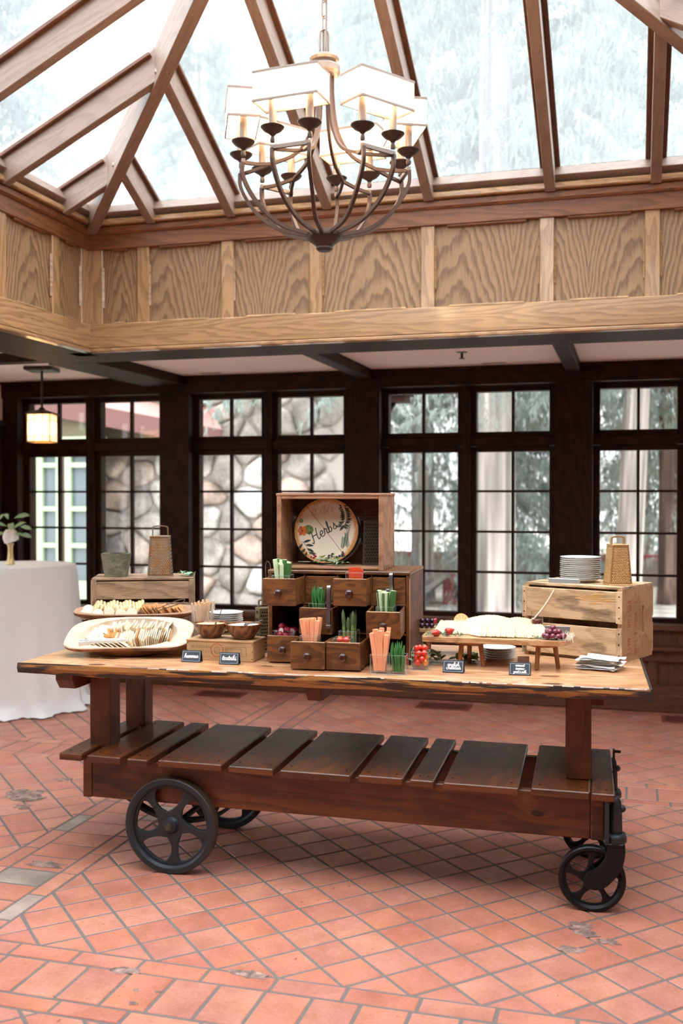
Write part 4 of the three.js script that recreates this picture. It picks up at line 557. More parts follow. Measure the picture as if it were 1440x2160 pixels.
// ---- handwriting: single strokes, baseline at 0, x-height 1, y down
const SCRIPT = {
  a: ['M.72,-.82 C.3,-1.12 -.05,-.6 .08,-.2 C.2,.15 .6,-.05 .76,-.85 C.66,-.4 .66,0 .88,0 C1,0 1.08,-.14 1.14,-.3', 1.05], c: ['M.7,-.82 C.4,-1.15 0,-.75 .06,-.32 C.12,.1 .6,.1 .9,-.25', 0.82], d: ['M.72,-.82 C.3,-1.12 -.05,-.6 .08,-.2 C.2,.15 .6,-.05 .76,-.85 L.92,-1.9 C.75,-1.1 .66,0 .9,0 C1,0 1.08,-.14 1.14,-.3', 1.08],
  e: ['M.05,-.42 C.5,-.38 .8,-.68 .6,-.95 C.35,-1.15 0,-.7 .08,-.3 C.2,.12 .65,.08 .92,-.28', 0.84], g: ['M.72,-.82 C.3,-1.12 -.05,-.6 .08,-.2 C.2,.15 .6,-.05 .76,-.85 C.68,-.1 .6,.9 .2,.95 C-.15,.95 .1,.4 1,-.2', 0.95], h: ['M.05,-.2 C.4,-.8 .7,-1.9 .45,-1.95 C.2,-1.9 .16,-.7 .1,0 C.2,-.6 .55,-1.1 .72,-.85 C.8,-.6 .6,0 .85,0 C1,0 1.05,-.15 1.1,-.3', 1.02],
  i: ['M.02,-.3 L.22,-.92 C.14,-.4 .12,0 .34,0 C.45,0 .52,-.15 .58,-.3 M.28,-1.35 L.3,-1.3', 0.5], k: ['M.05,-.2 C.4,-.8 .65,-1.9 .42,-1.95 C.2,-1.9 .16,-.7 .1,0 M.7,-.95 C.5,-.55 .3,-.5 .14,-.45 C.4,-.5 .5,0 .8,0 C.9,0 1,-.15 1.05,-.3', 0.96], l: ['M.05,-.25 C.4,-.8 .6,-1.9 .38,-1.95 C.12,-1.9 .05,0 .3,0 C.42,0 .5,-.15 .55,-.3', 0.48],
  m: ['M.02,-.3 C.1,-.7 .16,-1 .24,-.95 C.3,-.8 .16,-.3 .12,0 C.2,-.5 .5,-1.1 .62,-.85 C.66,-.6 .5,-.3 .48,0 C.56,-.5 .86,-1.1 .98,-.85 C1.04,-.6 .86,0 1.08,0 C1.2,0 1.26,-.15 1.32,-.3', 1.24], n: ['M.02,-.3 C.1,-.7 .16,-1 .24,-.95 C.3,-.8 .16,-.3 .12,0 C.2,-.5 .52,-1.1 .66,-.85 C.72,-.6 .56,0 .78,0 C.9,0 .96,-.15 1.02,-.3', 0.95], o: ['M.5,-.92 C.1,-1 0,-.3 .25,-.05 C.55,.15 .8,-.5 .55,-.88 C.6,-.7 .8,-.65 1,-.75', 0.86],
  r: ['M.02,-.3 C.15,-.7 .2,-1.1 .3,-1.1 C.35,-.85 .5,-.85 .6,-.85 C.5,-.4 .46,0 .66,0 C.76,0 .82,-.15 .86,-.3', 0.78], s: ['M.02,-.25 C.25,-.5 .4,-.9 .38,-1.05 C.4,-.7 .7,-.4 .5,-.1 C.35,.08 .15,0 .12,-.1 M.5,-.1 C.65,-.1 .75,-.2 .8,-.3', 0.72], t: ['M.02,-.3 L.36,-1.6 C.2,-.8 .08,0 .34,0 C.45,0 .52,-.15 .58,-.3 M.02,-1.15 L.62,-1.2', 0.52],
  u: ['M.02,-.4 C.12,-.9 .2,-1 .24,-.9 C.2,-.5 .1,0 .34,0 C.6,0 .7,-.6 .74,-.92 C.68,-.5 .62,0 .84,0 C.96,0 1.02,-.15 1.06,-.3', 1], v: ['M.02,-.6 C.1,-.95 .22,-1 .26,-.85 C.3,-.5 .26,-.1 .34,0 C.6,-.2 .76,-.7 .7,-1 C.75,-.85 .85,-.8 .95,-.85', 0.84], z: ['M.05,-.75 C.2,-1.05 .5,-.9 .64,-.95 C.5,-.6 .2,-.3 .1,0 C.3,-.25 .6,.1 .9,-.25', 0.82], '&': ['M.8,0 C.5,-.4 .1,-1.2 .35,-1.3 C.7,-1.3 .1,-.6 .15,-.25 C.3,.2 .75,-.3 .8,-.6', 1.0], ' ': ['M0,0', 0.5],
  H: ['M-.05,-1.5 C.1,-1.9 .4,-1.9 .34,-1.5 C.28,-.9 .2,-.4 .05,.15 C-.05,.35 -.25,.2 -.2,.05 M.2,-.85 C.6,-1 .9,-.75 1.15,-.95 M1.4,-1.9 C1.15,-1.4 1.0,-.5 1.05,-.1 C1.1,.12 1.3,.02 1.42,-.16', 1.55], b: ['M.05,-.5 C.3,-1 .5,-1.85 .36,-1.9 C.18,-1.85 .06,-.5 .12,-.1 C.3,.15 .75,-.1 .66,-.6 C.6,-.95 .25,-.8 .14,-.4', 0.95],
};
function write(q, s, x, y, k, lw, slant = -0.12) { q.save(); q.translate(x, y); q.scale(k, k); q.lineCap = q.lineJoin = 'round'; q.lineWidth = lw / k; let p = 0; for (const ch of s) { const [d, w] = SCRIPT[ch]; q.save(); q.transform(1, 0, slant, 1, p, 0); q.stroke(new Path2D(d)); q.restore(); p += w; } q.restore(); return p * k; }
const wide = (s) => [...s].reduce((a, c) => a + SCRIPT[c][1], 0);
// ---- tented chalk cards
M.slate = std({ color: '#191c20', roughness: 0.8 });
function chalkCard(x, z, ry, lines, label, w = 0.086, h = 0.05) {
  const c = thing('chalkboard_sign', label, 'sign', null, onCart(x, TH, z, ry)), a = R(16);
  const f = part('front_panel', place(board(w, h, 0.004, { c: 0.0008 }), 0, 0, 0), M.slate, c); f.position.set(0, h / 2 * Math.cos(a) + 0.001, 0.002); f.rotation.x = -a;
  const b = part('back_panel', board(w, h, 0.004, { c: 0.0008 }), M.slate, c); b.position.set(0, h / 2 * Math.cos(a) + 0.001, -0.002 - 2 * (h / 2) * Math.sin(a)); b.rotation.x = a;
  const t = canvasTex(512, Math.round(512 * h / w), (q, W, H) => { q.fillStyle = '#3d4751'; q.fillRect(0, 0, W, H); const r = rng(lines.length * 7 + W); for (let i = 0; i < 900; i++) { q.fillStyle = `rgba(190,200,210,${0.05 * r()})`; q.fillRect(r() * W, r() * H, 8 * r() + 2, 3); } q.strokeStyle = '#c9ced2'; q.lineWidth = 7; q.strokeRect(22, 20, W - 44, H - 40); q.strokeStyle = '#fbfbf8'; const n = lines.length, k = Math.min(H * 0.62 / (n * 1.7), ...lines.map((s) => W * 0.74 / wide(s))); lines.forEach((s, i) => write(q, s, W / 2 - wide(s) * k / 2, H / 2 + (i - (n - 1) / 2) * H * 0.27 + k * 0.6, k, n === 1 ? 17 : 13)); });
  const p = part('chalk_face', new THREE.PlaneGeometry(w - 0.003, h - 0.003), std({ map: t, roughness: 0.85, polygonOffset: true }), f); p.position.z = 0.0024;
}
chalkCard(-0.646, 0.145, R(3), ['hummus'], 'small chalkboard card lettered hummus, standing before the printed box');
chalkCard(-0.467, 0.163, R(3), ['tzatziki'], 'small chalkboard card lettered tzatziki, standing before the printed box');
chalkCard(0.487, 0.143, R(-1), ['english', 'cheddar'], 'small chalkboard card lettered english cheddar, before the cheese board');
chalkCard(0.753, 0.138, R(1), ['vermont', 'inverno', 'goat & milk'], 'small chalkboard card lettered vermont inverno goat & milk, before the cheese board');
// ---- painted round box in the display crate
{
  const rad = 0.15, c = thing('round_painted_box', 'round painted wooden box lid lettered Herbs, leaning inside the crate on the cabinet', 'box', null, mul(HC, T(0.193, 0.0125 + 0.153, -0.128, R(1), R(-7))));
  part('side_wall', toCreasedNormals(lathe([[0, -0.095], [rad - 0.004, -0.095], [rad - 0.002, -0.09], [rad - 0.002, -0.022], [0, -0.022]], 64).rotateX(PI / 2), 0.5), MT('#d9d2c4'), c);
  part('black_hoop', toCreasedNormals(lathe([[rad - 0.003, -0.024], [rad + 0.001, -0.023], [rad + 0.001, -0.002], [rad - 0.003, 0], [rad - 0.004, -0.002]], 64).rotateX(PI / 2), 0.5), MT('#17171a', { roughness: 0.45 }), c);
  const t = canvasTex(1024, 1024, (q, W) => {
    const cx = W / 2; q.fillStyle = '#e9dcc4'; q.fillRect(0, 0, W, W); const r = rng(12);
    for (let i = 0; i < 2600; i++) { const a = r() * 7, d = cx * (0.84 + 0.16 * Math.sqrt(r())); q.fillStyle = `rgba(${190 + 20 * r()},${118 + 25 * r()},${52 + 20 * r()},${0.04 + 0.2 * smooth(cx * 0.8, cx, d)})`; q.beginPath(); q.ellipse(cx + d * Math.cos(a), cx + d * Math.sin(a), 10 + 16 * r(), 6 + 8 * r(), a + 1.57, 0, 7); q.fill(); }
    for (let i = 0; i < 500; i++) { q.fillStyle = `rgba(150,120,80,${0.07 * r()})`; q.fillRect(r() * W, r() * W, 2 + 4 * r(), 20 + 60 * r()); }
    const leaf = (x, y, a, l, w, c) => { q.save(); q.translate(x, y); q.rotate(a); q.fillStyle = c; q.beginPath(); q.moveTo(0, 0); q.quadraticCurveTo(l * 0.45, -w, l, 0); q.quadraticCurveTo(l * 0.45, w, 0, 0); q.fill(); q.restore(); };
    const line = (c, w, ...p) => { q.strokeStyle = c; q.lineWidth = w; q.beginPath(); q.moveTo(p[0], p[1]); q.quadraticCurveTo(p[2], p[3], p[4], p[5]); q.stroke(); };
    // dark leafy branch upper right
    line('#1d2a20', 8, 790, 470, 880, 340, 800, 150); for (let i = 0; i < 26; i++) { const f = i / 26, x = mix(800, 790, f) + 60 * Math.sin(f * PI), y = mix(140, 470, f); for (const s of [-1, 1]) leaf(x - 30 + s * 14, y - 10, s > 0 ? -0.4 + r() : 2.6 + r(), 60 + 30 * r(), 20, r() < 0.5 ? '#1c2c22' : '#2b4130'); }
    leaf(800, 420, 2.2, 120, 40, '#22352a');
    // fine fennel at the top
    for (let k = 0; k < 2; k++) { const c = ['#8a8f3a', '#5b5a4a'][k]; for (let i = 0; i < 26; i++) { const x = 300 + 170 * r() + k * 150, y = 110 + 170 * r(); line(c, 3, x, y, x + 20, y - 30 * r(), x + 60 * (r() - 0.3), y - 60 * r()); } }
    for (let i = 0; i < 60; i++) { q.fillStyle = '#b9a536'; q.beginPath(); q.arc(260 + 90 * r(), 170 + 110 * r(), 3 + 3 * r(), 0, 7); q.fill(); }
    // rosemary right
    for (const [x0, y0, x1, y1] of [[820, 760, 880, 420], [860, 780, 830, 560], [780, 800, 800, 620]]) { line('#35452f', 5, x0, y0, (x0 + x1) / 2 + 10, (y0 + y1) / 2, x1, y1); for (let i = 0; i < 26; i++) { const f = i / 26, x = mix(x0, x1, f), y = mix(y0, y1, f), s = i % 2 ? 1 : -1; leaf(x, y, -1.57 + s * 0.7, 52, 8, i % 3 ? '#3e5a3f' : '#587052'); } }
    // nasturtium left
    for (const [x, y, s, c] of [[230, 500, 78, '#5d7a33'], [105, 360, 36, '#6d8a3c'], [100, 520, 46, '#7d8a35']]) { q.fillStyle = c; q.beginPath(); q.ellipse(x, y, s, s * 0.92, 0.3, 0, 7); q.fill(); q.strokeStyle = 'rgba(225,230,190,0.5)'; q.lineWidth = 3; for (let i = 0; i < 6; i++) { q.beginPath(); q.moveTo(x, y); q.lineTo(x + s * 0.8 * Math.cos(i), y + s * 0.8 * Math.sin(i)); q.stroke(); } }
    for (let i = 0; i < 6; i++) { q.fillStyle = i % 2 ? '#d7771f' : '#c85a1c'; q.beginPath(); q.ellipse(130 + 44 * Math.cos(i * 1.05), 520 + 44 * Math.sin(i * 1.05), 40, 28, i * 1.05, 0, 7); q.fill(); } q.fillStyle = '#6d2a14'; q.beginPath(); q.arc(130, 520, 16, 0, 7); q.fill();
    // bay leaves lower left, berries, olives at the foot
    line('#39442f', 6, 120, 690, 210, 720, 260, 900); for (const [x, y, a] of [[150, 700, -0.3], [190, 740, 0.1], [140, 720, 2.2], [210, 800, 0.4], [190, 800, 2.4], [240, 860, 0.2], [215, 850, 2.0]]) leaf(x, y, a, 130, 40, '#253427');
    for (let i = 0; i < 9; i++) { q.fillStyle = '#7d1f2c'; q.beginPath(); q.arc(280 + 80 * r(), 880 + 70 * r(), 15, 0, 7); q.fill(); }
    for (let i = 0; i < 13; i++) leaf(400 + i * 34, 930 + 24 * Math.sin(i), -0.9 + r() * 1.6, 100, 28, i % 2 ? '#76854a' : '#909c62');
    for (let i = 0; i < 12; i++) { q.fillStyle = '#2c2a3c'; q.beginPath(); q.arc(520 + 300 * r(), 900 - 60 * (i / 12) + 60 * r(), 17, 0, 7); q.fill(); }
    // the word
    q.save(); q.translate(290, 690); q.rotate(-0.56); q.strokeStyle = '#23281f'; write(q, 'Herbs', 20, 20, 92, 15, -0.05); q.restore();
    q.strokeStyle = 'rgba(120,62,36,0.95)'; q.lineWidth = 7; q.beginPath(); q.moveTo(180, 120); q.lineTo(842, 930); q.stroke();
  });
  const f = new THREE.CircleGeometry(rad - 0.0035, 64); part('painted_face', f.translate(0, 0, -0.0015), phy({ map: t, roughness: 0.45, clearcoat: 0.3, clearcoatRoughness: 0.3 }), c);
}
// ---- box graters: tapered four-sided, raised teeth, strap handle
M.brass = std({ color: '#dcb179', metalness: 0.8, roughness: 0.36 }); M.brassDark = std({ color: '#5b3f26', metalness: 0.5, roughness: 0.6 });
M.tin = std({ map: tex(256, 256, (u, v, o) => { const a = smooth(0.4, 0.65, fbm(u * 9, v * 9, 9, 9, 15, 5)); o[0] = mix(150, 158, a); o[1] = mix(138, 118, a); o[2] = mix(120, 82, a); }), metalness: 0.75, roughness: 0.42 });
M.blackTin = std({ color: '#574d45', metalness: 0.6, roughness: 0.42 }); M.steel = std({ color: '#c9ccd0', metalness: 1, roughness: 0.24 }); M.darkSteel = std({ color: '#878286', metalness: 1, roughness: 0.3 });
const HOLE = std({ color: '#120d0a', roughness: 0.9 });
function grater(label, m, { w, d, h, taper = 0.72, mat, tooth, sides, handle = 0.05, strapW = 0.014, pit }) {
  const c = thing('box_grater', label, 'grater', null, m), W = w / 2, D = d / 2, k = taper, kd = 0.5 + taper / 2;
  const P = (sx, sz, f) => V(sx * W * mix(1, k, f), h * f, sz * D * mix(1, kd, f));
  const walls = [[[-1, 1], [1, 1]], [[1, 1], [1, -1]], [[1, -1], [-1, -1]], [[-1, -1], [-1, 1]]];
  walls.forEach(([a, b], i) => {
    const q = [P(...a, 0), P(...b, 0), P(...b, 1), P(...a, 1)], n = V(0, 0, 0).crossVectors(q[1].clone().sub(q[0]), q[3].clone().sub(q[0])).normalize(), inn = q.map((p) => p.clone().addScaledVector(n, -0.0012));
    const s = part('side_plate', faces([q, inn.slice().reverse()], (p) => [(p.x + p.z) * 4, p.y * 4]), mat, c);
    const [nx, ny, kind] = sides[i % sides.length], T1 = [], T2 = [];
    for (let y = 0; y < ny; y++) for (let x = 0; x < nx - (y % 2 ? 1 : 0); x++) {
      const fy = 0.08 + 0.82 * y / (ny - 1), fx = (x + (y % 2 ? 1 : 0.5)) / nx, p = q[0].clone().lerp(q[1], 0.08 + 0.84 * fx), u = q[3].clone().lerp(q[2], 0.08 + 0.84 * fx); p.lerp(u, fy);
      const rr = Math.min(0.42 * w * 0.84 / nx, 0.42 * h * 0.82 / ny) * mix(1, k, fy), mm = new THREE.Matrix4().lookAt(n, V(0, 0, 0), V(0, 1, 0)).setPosition(p.addScaledVector(n, 0.0003));
      if (kind === 'hole') T2.push(new THREE.CircleGeometry(rr, 8).applyMatrix4(mm)); else { T1.push(new THREE.ConeGeometry(rr, rr * 0.9, 6, 1, true).rotateX(PI / 2).translate(0, 0, rr * 0.45).applyMatrix4(mm)); T2.push(new THREE.CircleGeometry(rr * 0.42, 6).translate(0, 0, rr * 0.6).applyMatrix4(mm)); }
    }
    if (T1.length) part('teeth', T1, tooth || mat, s).userData.kind = 'stuff'; if (T2.length) part('holes', T2, pit || HOLE, s).userData.kind = 'stuff';
  });
  const rim = (f, t) => [0, 1, 2, 3].map((i) => { const [a, b] = walls[i]; return beam(P(...a, f), P(...b, f), t, t * 1.6); });
  part('base_rim', rim(0.008, 0.004), mat, c); part('top_rim', rim(0.985, 0.004), mat, c);
  part('top_plate', bd(-W * k, W * k, h - 0.002, h, -D * kd, D * kd, { c: 0.0005 }), mat, c);
  const a = W * k * 0.8; part('handle', strip([V(-a, h - 0.012, 0), V(-a, h + handle * 0.5, 0), V(-a * 0.93, h + handle * 0.9, 0), V(-a * 0.6, h + handle, 0), V(a * 0.6, h + handle, 0), V(a * 0.93, h + handle * 0.9, 0), V(a, h + handle * 0.5, 0), V(a, h - 0.012, 0)], strapW, 0.0055, V(0, 0, 1), 40), mat, c);
  return c;
}
grater('brassy box grater with strap handle on the pale crate, beside the plates', mul(CR, T(-0.075, CRH, -0.12, R(66 - 25))), { w: 0.1, d: 0.1, h: 0.178, taper: 0.7, mat: M.brass, sides: [[11, 22, 'tooth'], [13, 26, 'tooth']], handle: 0.032, strapW: 0.018 });
grater('tall old tin grater with a loop handle on the weathered crate', onCart(-1.02, TH + 0.322, -0.385, R(18)), { w: 0.118, d: 0.085, h: 0.2, taper: 0.78, mat: M.tin, tooth: std({ color: '#b08a60', metalness: 0.7, roughness: 0.45 }), sides: [[11, 22, 'tooth'], [5, 10, 'hole']], handle: 0.047, strapW: 0.01 });
grater('dark box grater standing inside the display crate beside the round painted box', mul(HC, T(0.395, 0.0125, -0.17, R(12))), { w: 0.088, d: 0.075, h: 0.2, taper: 0.88, mat: M.blackTin, sides: [[6, 13, 'hole'], [6, 13, 'hole']], handle: 0.045, strapW: 0.016 });
grater('small dull grater standing between the dip bowls and the drawer cabinet', onCart(-0.43, TH, -0.2, R(38)), { w: 0.072, d: 0.06, h: 0.205, taper: 0.85, mat: std({ color: '#8d7f5e', metalness: 0.7, roughness: 0.5 }), sides: [[5, 12, 'hole'], [3, 6, 'hole']], handle: 0.035, strapW: 0.012 });

// ---------------------------------------------------------------- glasses and vegetables
M.cup = phy({ color: '#ffffff', transmission: 1, thickness: 0, roughness: 0.04, ior: 1.5 });
M.glassEdge = phy({ color: '#e3eeee', transmission: 0.75, thickness: 0, roughness: 0.3, ior: 1.6 });
function glass(m, label, h = 0.078, w = 0.07) {
  const c = thing('square_glass', label, 'glass', 'square glasses of cut vegetables', m), a = w / 2, b = a - 0.0035, p = [];
  const ring = (s, y) => [V(-s, y, -s), V(s, y, -s), V(s, y, s), V(-s, y, s)], o0 = ring(a - 0.002, 0), o1 = ring(a, 0.004), o2 = ring(a, h), i2 = ring(b, h), i1 = ring(b - 0.001, 0.012);
  for (const [A, B] of [[o0, o1], [o1, o2], [o2, i2], [i2, i1]]) for (let k = 0; k < 4; k++) { const j = (k + 1) % 4; p.push([A[k], B[k], B[j], A[j]]); }
  p.push(o0, i1.slice().reverse()); part('glass_body', faces(p, (q) => [q.x, q.y]), M.cup, c);
  part('rim', [[1, 0], [-1, 0], [0, 1], [0, -1]].map(([x, z]) => bd(x ? x * a - 0.0008 : -a, x ? x * a + 0.0002 : a, h - 0.0002, h + 0.0008, z ? z * a - 0.0008 : -a, z ? z * a + 0.0002 : a, { c: 0.0005 })), M.glassEdge, c); part('edge', [...[-1, 1].flatMap((x) => [-1, 1].map((z) => bd(x * (a - 0.0014), x * (a + 0.0002), 0, h, z * (a - 0.0014), z * (a + 0.0002), { g: 1, c: 0.0005 }))), ...[-1, 1].flatMap((s) => [bd(-a, a, 0.0003, 0.0035, s * (a - 0.002), s * a, { c: 0.0005 }), bd(s * (a - 0.002), s * a, 0.0003, 0.0035, -a, a, { c: 0.0005 })])], M.glassEdge, c); part('base', bd(-b, b, 0.001, 0.0105, -b, b, { c: 0.001 }), M.cup, c); return c;
}
const stickGeo = (w, l, d, tp = 0.85, seed = 1) => { const g = new THREE.BoxGeometry(w, l, d, 1, 4, 1).translate(0, l / 2, 0), p = g.attributes.position, r = rng(seed), bx = (r() - 0.5) * 0.006, bz = (r() - 0.5) * 0.006; for (let i = 0; i < p.count; i++) { const f = p.getY(i) / l, k = mix(tp, 1, f), b = Math.sin(f * PI); p.setX(i, p.getX(i) * k + bx * b); p.setZ(i, p.getZ(i) * k + bz * b); } return toCreasedNormals(g, 0.6); };
M.carrot = phy({ map: tex(128, 256, (u, v, o) => { const a = pn(u * 30, v * 6, 30, 6, 5), b = fbm(u * 4, v * 4, 4, 4, 8, 3); o[0] = 246; o[1] = 146 + 34 * a + 20 * b; o[2] = 98 + 44 * a + 22 * b; }), roughness: 0.42, clearcoat: 0.2 });
M.pepper = phy({ color: '#e2532f', roughness: 0.3, clearcoat: 0.5 });
M.cuke = phy({ color: '#cfe0b4', roughness: 0.4, clearcoat: 0.25 }); M.cukeSkin = phy({ color: '#3d6b35', roughness: 0.35, clearcoat: 0.4 });
M.bean = phy({ color: '#3f7a3f', roughness: 0.42, clearcoat: 0.2 }); M.asp = phy({ color: '#6f8f4a', roughness: 0.5 }); M.aspTip = phy({ color: '#56653f', roughness: 0.6 });
M.tomato = phy({ color: '#d8341f', roughness: 0.16, clearcoat: 0.6 }); M.tomatoOr = phy({ color: '#e8892a', roughness: 0.16, clearcoat: 0.6 });
// sticks standing in a glass, leaning outwards a little
function bundle(m, w, base, n, seed, make, tilt = 0.13) {
  const r = rng(seed), cols = Math.ceil(Math.sqrt(n)), s = w * 0.74;
  for (let i = 0; i < n; i++) { const gx = ((i % cols) + 0.5) / cols - 0.5, gz = (Math.floor(i / cols) + 0.5) / Math.ceil(n / cols) - 0.5; make(mul(m, T(gx * s * 0.8, base, gz * s * 0.8, (r() - 0.5) * 0.8, gz * tilt * 2 + (r() - 0.5) * 0.05, -gx * tilt * 2 + (r() - 0.5) * 0.05)), r, i); }
}
const inDrawer = (k, dx, dz, y = 0.0102) => { const [row, cl] = k.split(',').map(Number); return mul(CAB, T(COLX[cl] + 0.0722 + dx, ROWY[row] + y - (row === 1 && cl === 3 ? 0.004 : 0), PULL[k] - 0.012 + dz)); };
// carrots: glass on the table, and in the middle drawer of the bottom row
{
  const g1 = onCart(0.199, TH, 0.222, R(2)), g2 = inDrawer('2,1', -0.005, -0.055);
  glass(g1, 'square glass of orange carrot sticks standing on the table before the drawers', 0.078, 0.07); glass(g2, 'square glass of orange carrot sticks in the bottom drawer', 0.122, 0.072);
  const kinds = [0, 1, 2].map((k) => stickGeo(0.0165 + 0.001 * k, 0.166 - 0.006 * k, 0.014, 0.78, k + 3));
  let n = 0; for (const [m, l, gr, cnt, b] of [[g1, 'peeled carrot stick in the glass on the table', 'carrot sticks in the table glass', 12, 0.013], [g2, 'peeled carrot stick in the glass in the bottom drawer', 'carrot sticks in the drawer glass', 13, 0.03]]) bundle(m, 0.066, b, cnt, 21 + n++, (q, r, i) => solo('carrot_stick', kinds[i % 3], M.carrot, l, 'carrot', gr, mul(q, T(0, 0, 0, 0, 0, 0, V(1, 0.94 + 0.1 * r(), 1)))), 0.12);
}
// green beans
{
  const bean = (k) => { const c = tube([V(0, 0, 0), V(0.002 * k, 0.035, 0.001), V(-0.002, 0.075, 0.002 * k), V(0.003 * k, 0.105, 0)], 0.0045, 12, 7), p = c.attributes.position; for (let i = 0; i < p.count; i++) { const f = p.getY(i) / 0.105, s = f > 0.72 ? mix(1, 0.12, (f - 0.72) / 0.28) : 1; p.setX(i, p.getX(i) * s); p.setZ(i, p.getZ(i) * s); } c.computeVertexNormals(); return c; };
  const kinds = [bean(-1), bean(0.5), bean(1.2)], g1 = onCart(0.275, TH, 0.222, R(1)), g2 = inDrawer('1,1', -0.004, -0.055);
  glass(g1, 'square glass of green beans standing on the table before the drawers', 0.078, 0.068); glass(g2, 'square glass of green beans in the middle drawer', 0.116, 0.07);
  let n = 0; for (const [m, l, gr, cnt, b] of [[g1, 'green bean in the glass on the table', 'green beans in the table glass', 20, 0.0125], [g2, 'green bean in the glass in the middle drawer', 'green beans in the drawer glass', 16, 0.075]]) bundle(m, 0.068, b, cnt, 31 + n++, (q, r, i) => solo('green_bean', kinds[i % 3], M.bean, l, 'green bean', gr, mul(q, T(0, 0, 0, 0, 0, 0, V(1.15, 0.9 + 0.25 * r(), 1.15)))), 0.09);
}
// cucumber: quarter sticks with a strip of skin
{
  const g1 = inDrawer('0,0', 0.0, -0.05), g2 = inDrawer('1,3', 0.0, -0.05);
  glass(g1, 'square glass of cucumber sticks in the top left drawer', 0.116, 0.075); glass(g2, 'square glass of cucumber sticks in the right-hand middle drawer', 0.116, 0.073);
  const wedge = new THREE.Shape(); wedge.moveTo(-0.011, 0); wedge.lineTo(0, -0.012); wedge.lineTo(0.011, 0); wedge.quadraticCurveTo(0, 0.009, -0.011, 0);
  const skin = new THREE.Shape(); skin.moveTo(-0.0113, 0); skin.quadraticCurveTo(0, 0.0092, 0.0113, 0); skin.lineTo(0.012, 0.0012); skin.quadraticCurveTo(0, 0.0112, -0.012, 0.0012); skin.closePath();
  const gw = extrude(wedge, 0.13, 0.0006, 1, 5).rotateX(-PI / 2), gs = extrude(skin, 0.13, 0, 1, 5).rotateX(-PI / 2);
  let first = null; let n = 0;
  for (const [m, l, gr, b] of [[g1, 'cucumber stick with green skin in the top left drawer', 'cucumber sticks in the top drawer', 0.04], [g2, 'cucumber stick with green skin in the right-hand middle drawer', 'cucumber sticks in the middle drawer', 0.045]]) bundle(m, 0.075, b, 10, 41 + n++, (q, r, i) => {
    const mm = mul(q, T(0, 0, 0, r() * 6.2, 0, 0, V(1.08, 0.95 + 0.18 * r(), 1.08)));
    if (!first) { first = thing('cucumber_stick', l, 'cucumber', gr, mm); part('flesh', gw, M.cuke, first); part('skin', gs, M.cukeSkin, first); } else { const o = dup(first, mm, l); o.userData.group = gr; }
  }, 0.11);
}
// red pepper strips
{
  const g1 = inDrawer('0,2', 0.012, -0.06); glass(g1, 'square glass of red pepper strips in a top row drawer', 0.128, 0.075);
  const k = [stickGeo(0.02, 0.118, 0.009, 0.95, 1), stickGeo(0.018, 0.11, 0.009, 0.95, 2)];
  bundle(g1, 0.075, 0.03, 11, 51, (q, r, i) => solo('pepper_strip', k[i % 2], M.pepper, 'red pepper strip in the glass in the top row', 'pepper', 'red pepper strips', q), 0.04);
}
// asparagus and tomatoes in the third bottom drawer
{
  const g1 = inDrawer('2,2', -0.005, -0.13), g2 = inDrawer('2,2', -0.012, -0.045), g3 = onCart(0.346, TH, 0.097, R(3));
  glass(g1, 'square glass of asparagus spears in the back of a bottom drawer', 0.134, 0.074); glass(g2, 'square glass of cherry tomatoes in a bottom drawer', 0.114, 0.074); glass(g3, 'square glass of cherry tomatoes standing on the table', 0.076, 0.072);
  const stem = lathe([[0.004, 0], [0.0058, 0.002], [0.0056, 0.12], [0.0052, 0.135]], 10), tip = []; tip.push(lathe([[0.0054, 0.13], [0.0068, 0.145], [0.006, 0.165], [0.0028, 0.182], [0, 0.188]], 10)); for (let i = 0; i < 16; i++) { const a = i * 2.4, y = 0.07 + i * 0.0068; tip.push(place(new THREE.ConeGeometry(0.0026, 0.012, 4), 0.0056 * Math.cos(a), y, 0.0056 * Math.sin(a), 0.0, -a, -0.25)); }
  let f = null; const tg = join(tip); bundle(g1, 0.07, 0.025, 9, 61, (q, r) => { const m = mul(q, T(0, 0, 0, r() * 6, 0, 0, V(1.15, 0.88 + 0.22 * r(), 1.15))); if (!f) { f = thing('asparagus_spear', 'green asparagus spear standing in the drawer glass', 'asparagus', 'asparagus spears', m); part('stem', stem, M.asp, f); part('tip', tg, M.aspTip, f); } else dup(f, m); }, 0.1);
  const ball = new THREE.SphereGeometry(0.0128, 18, 12), put = (m, w, y0, n, l, gr, seed) => { const r = rng(seed); for (let i = 0; i < n; i++) { const lay = Math.floor(i / 4), k = i % 4, s = 0.0145; solo('cherry_tomato', ball, r() < 0.72 ? M.tomato : M.tomatoOr, l, 'tomato', gr, mul(m, T(s * 1.25 * Math.cos(k * PI / 2 + lay * 0.8 + 0.5) + (r() - 0.5) * 0.005, y0 + lay * 0.0195 + 0.004 * r(), s * 1.25 * Math.sin(k * PI / 2 + lay * 0.8 + 0.5) + (r() - 0.5) * 0.005, r() * 6, r() * 6, 0, V(1, 1.1, 1)))); } };
  put(g2, 0.07, 0.066, 12, 'cherry tomato in the glass in the bottom drawer', 'cherry tomatoes in the drawer', 71); put(g3, 0.07, 0.026, 15, 'cherry tomato in the glass on the table', 'cherry tomatoes in the table glass', 73);
}
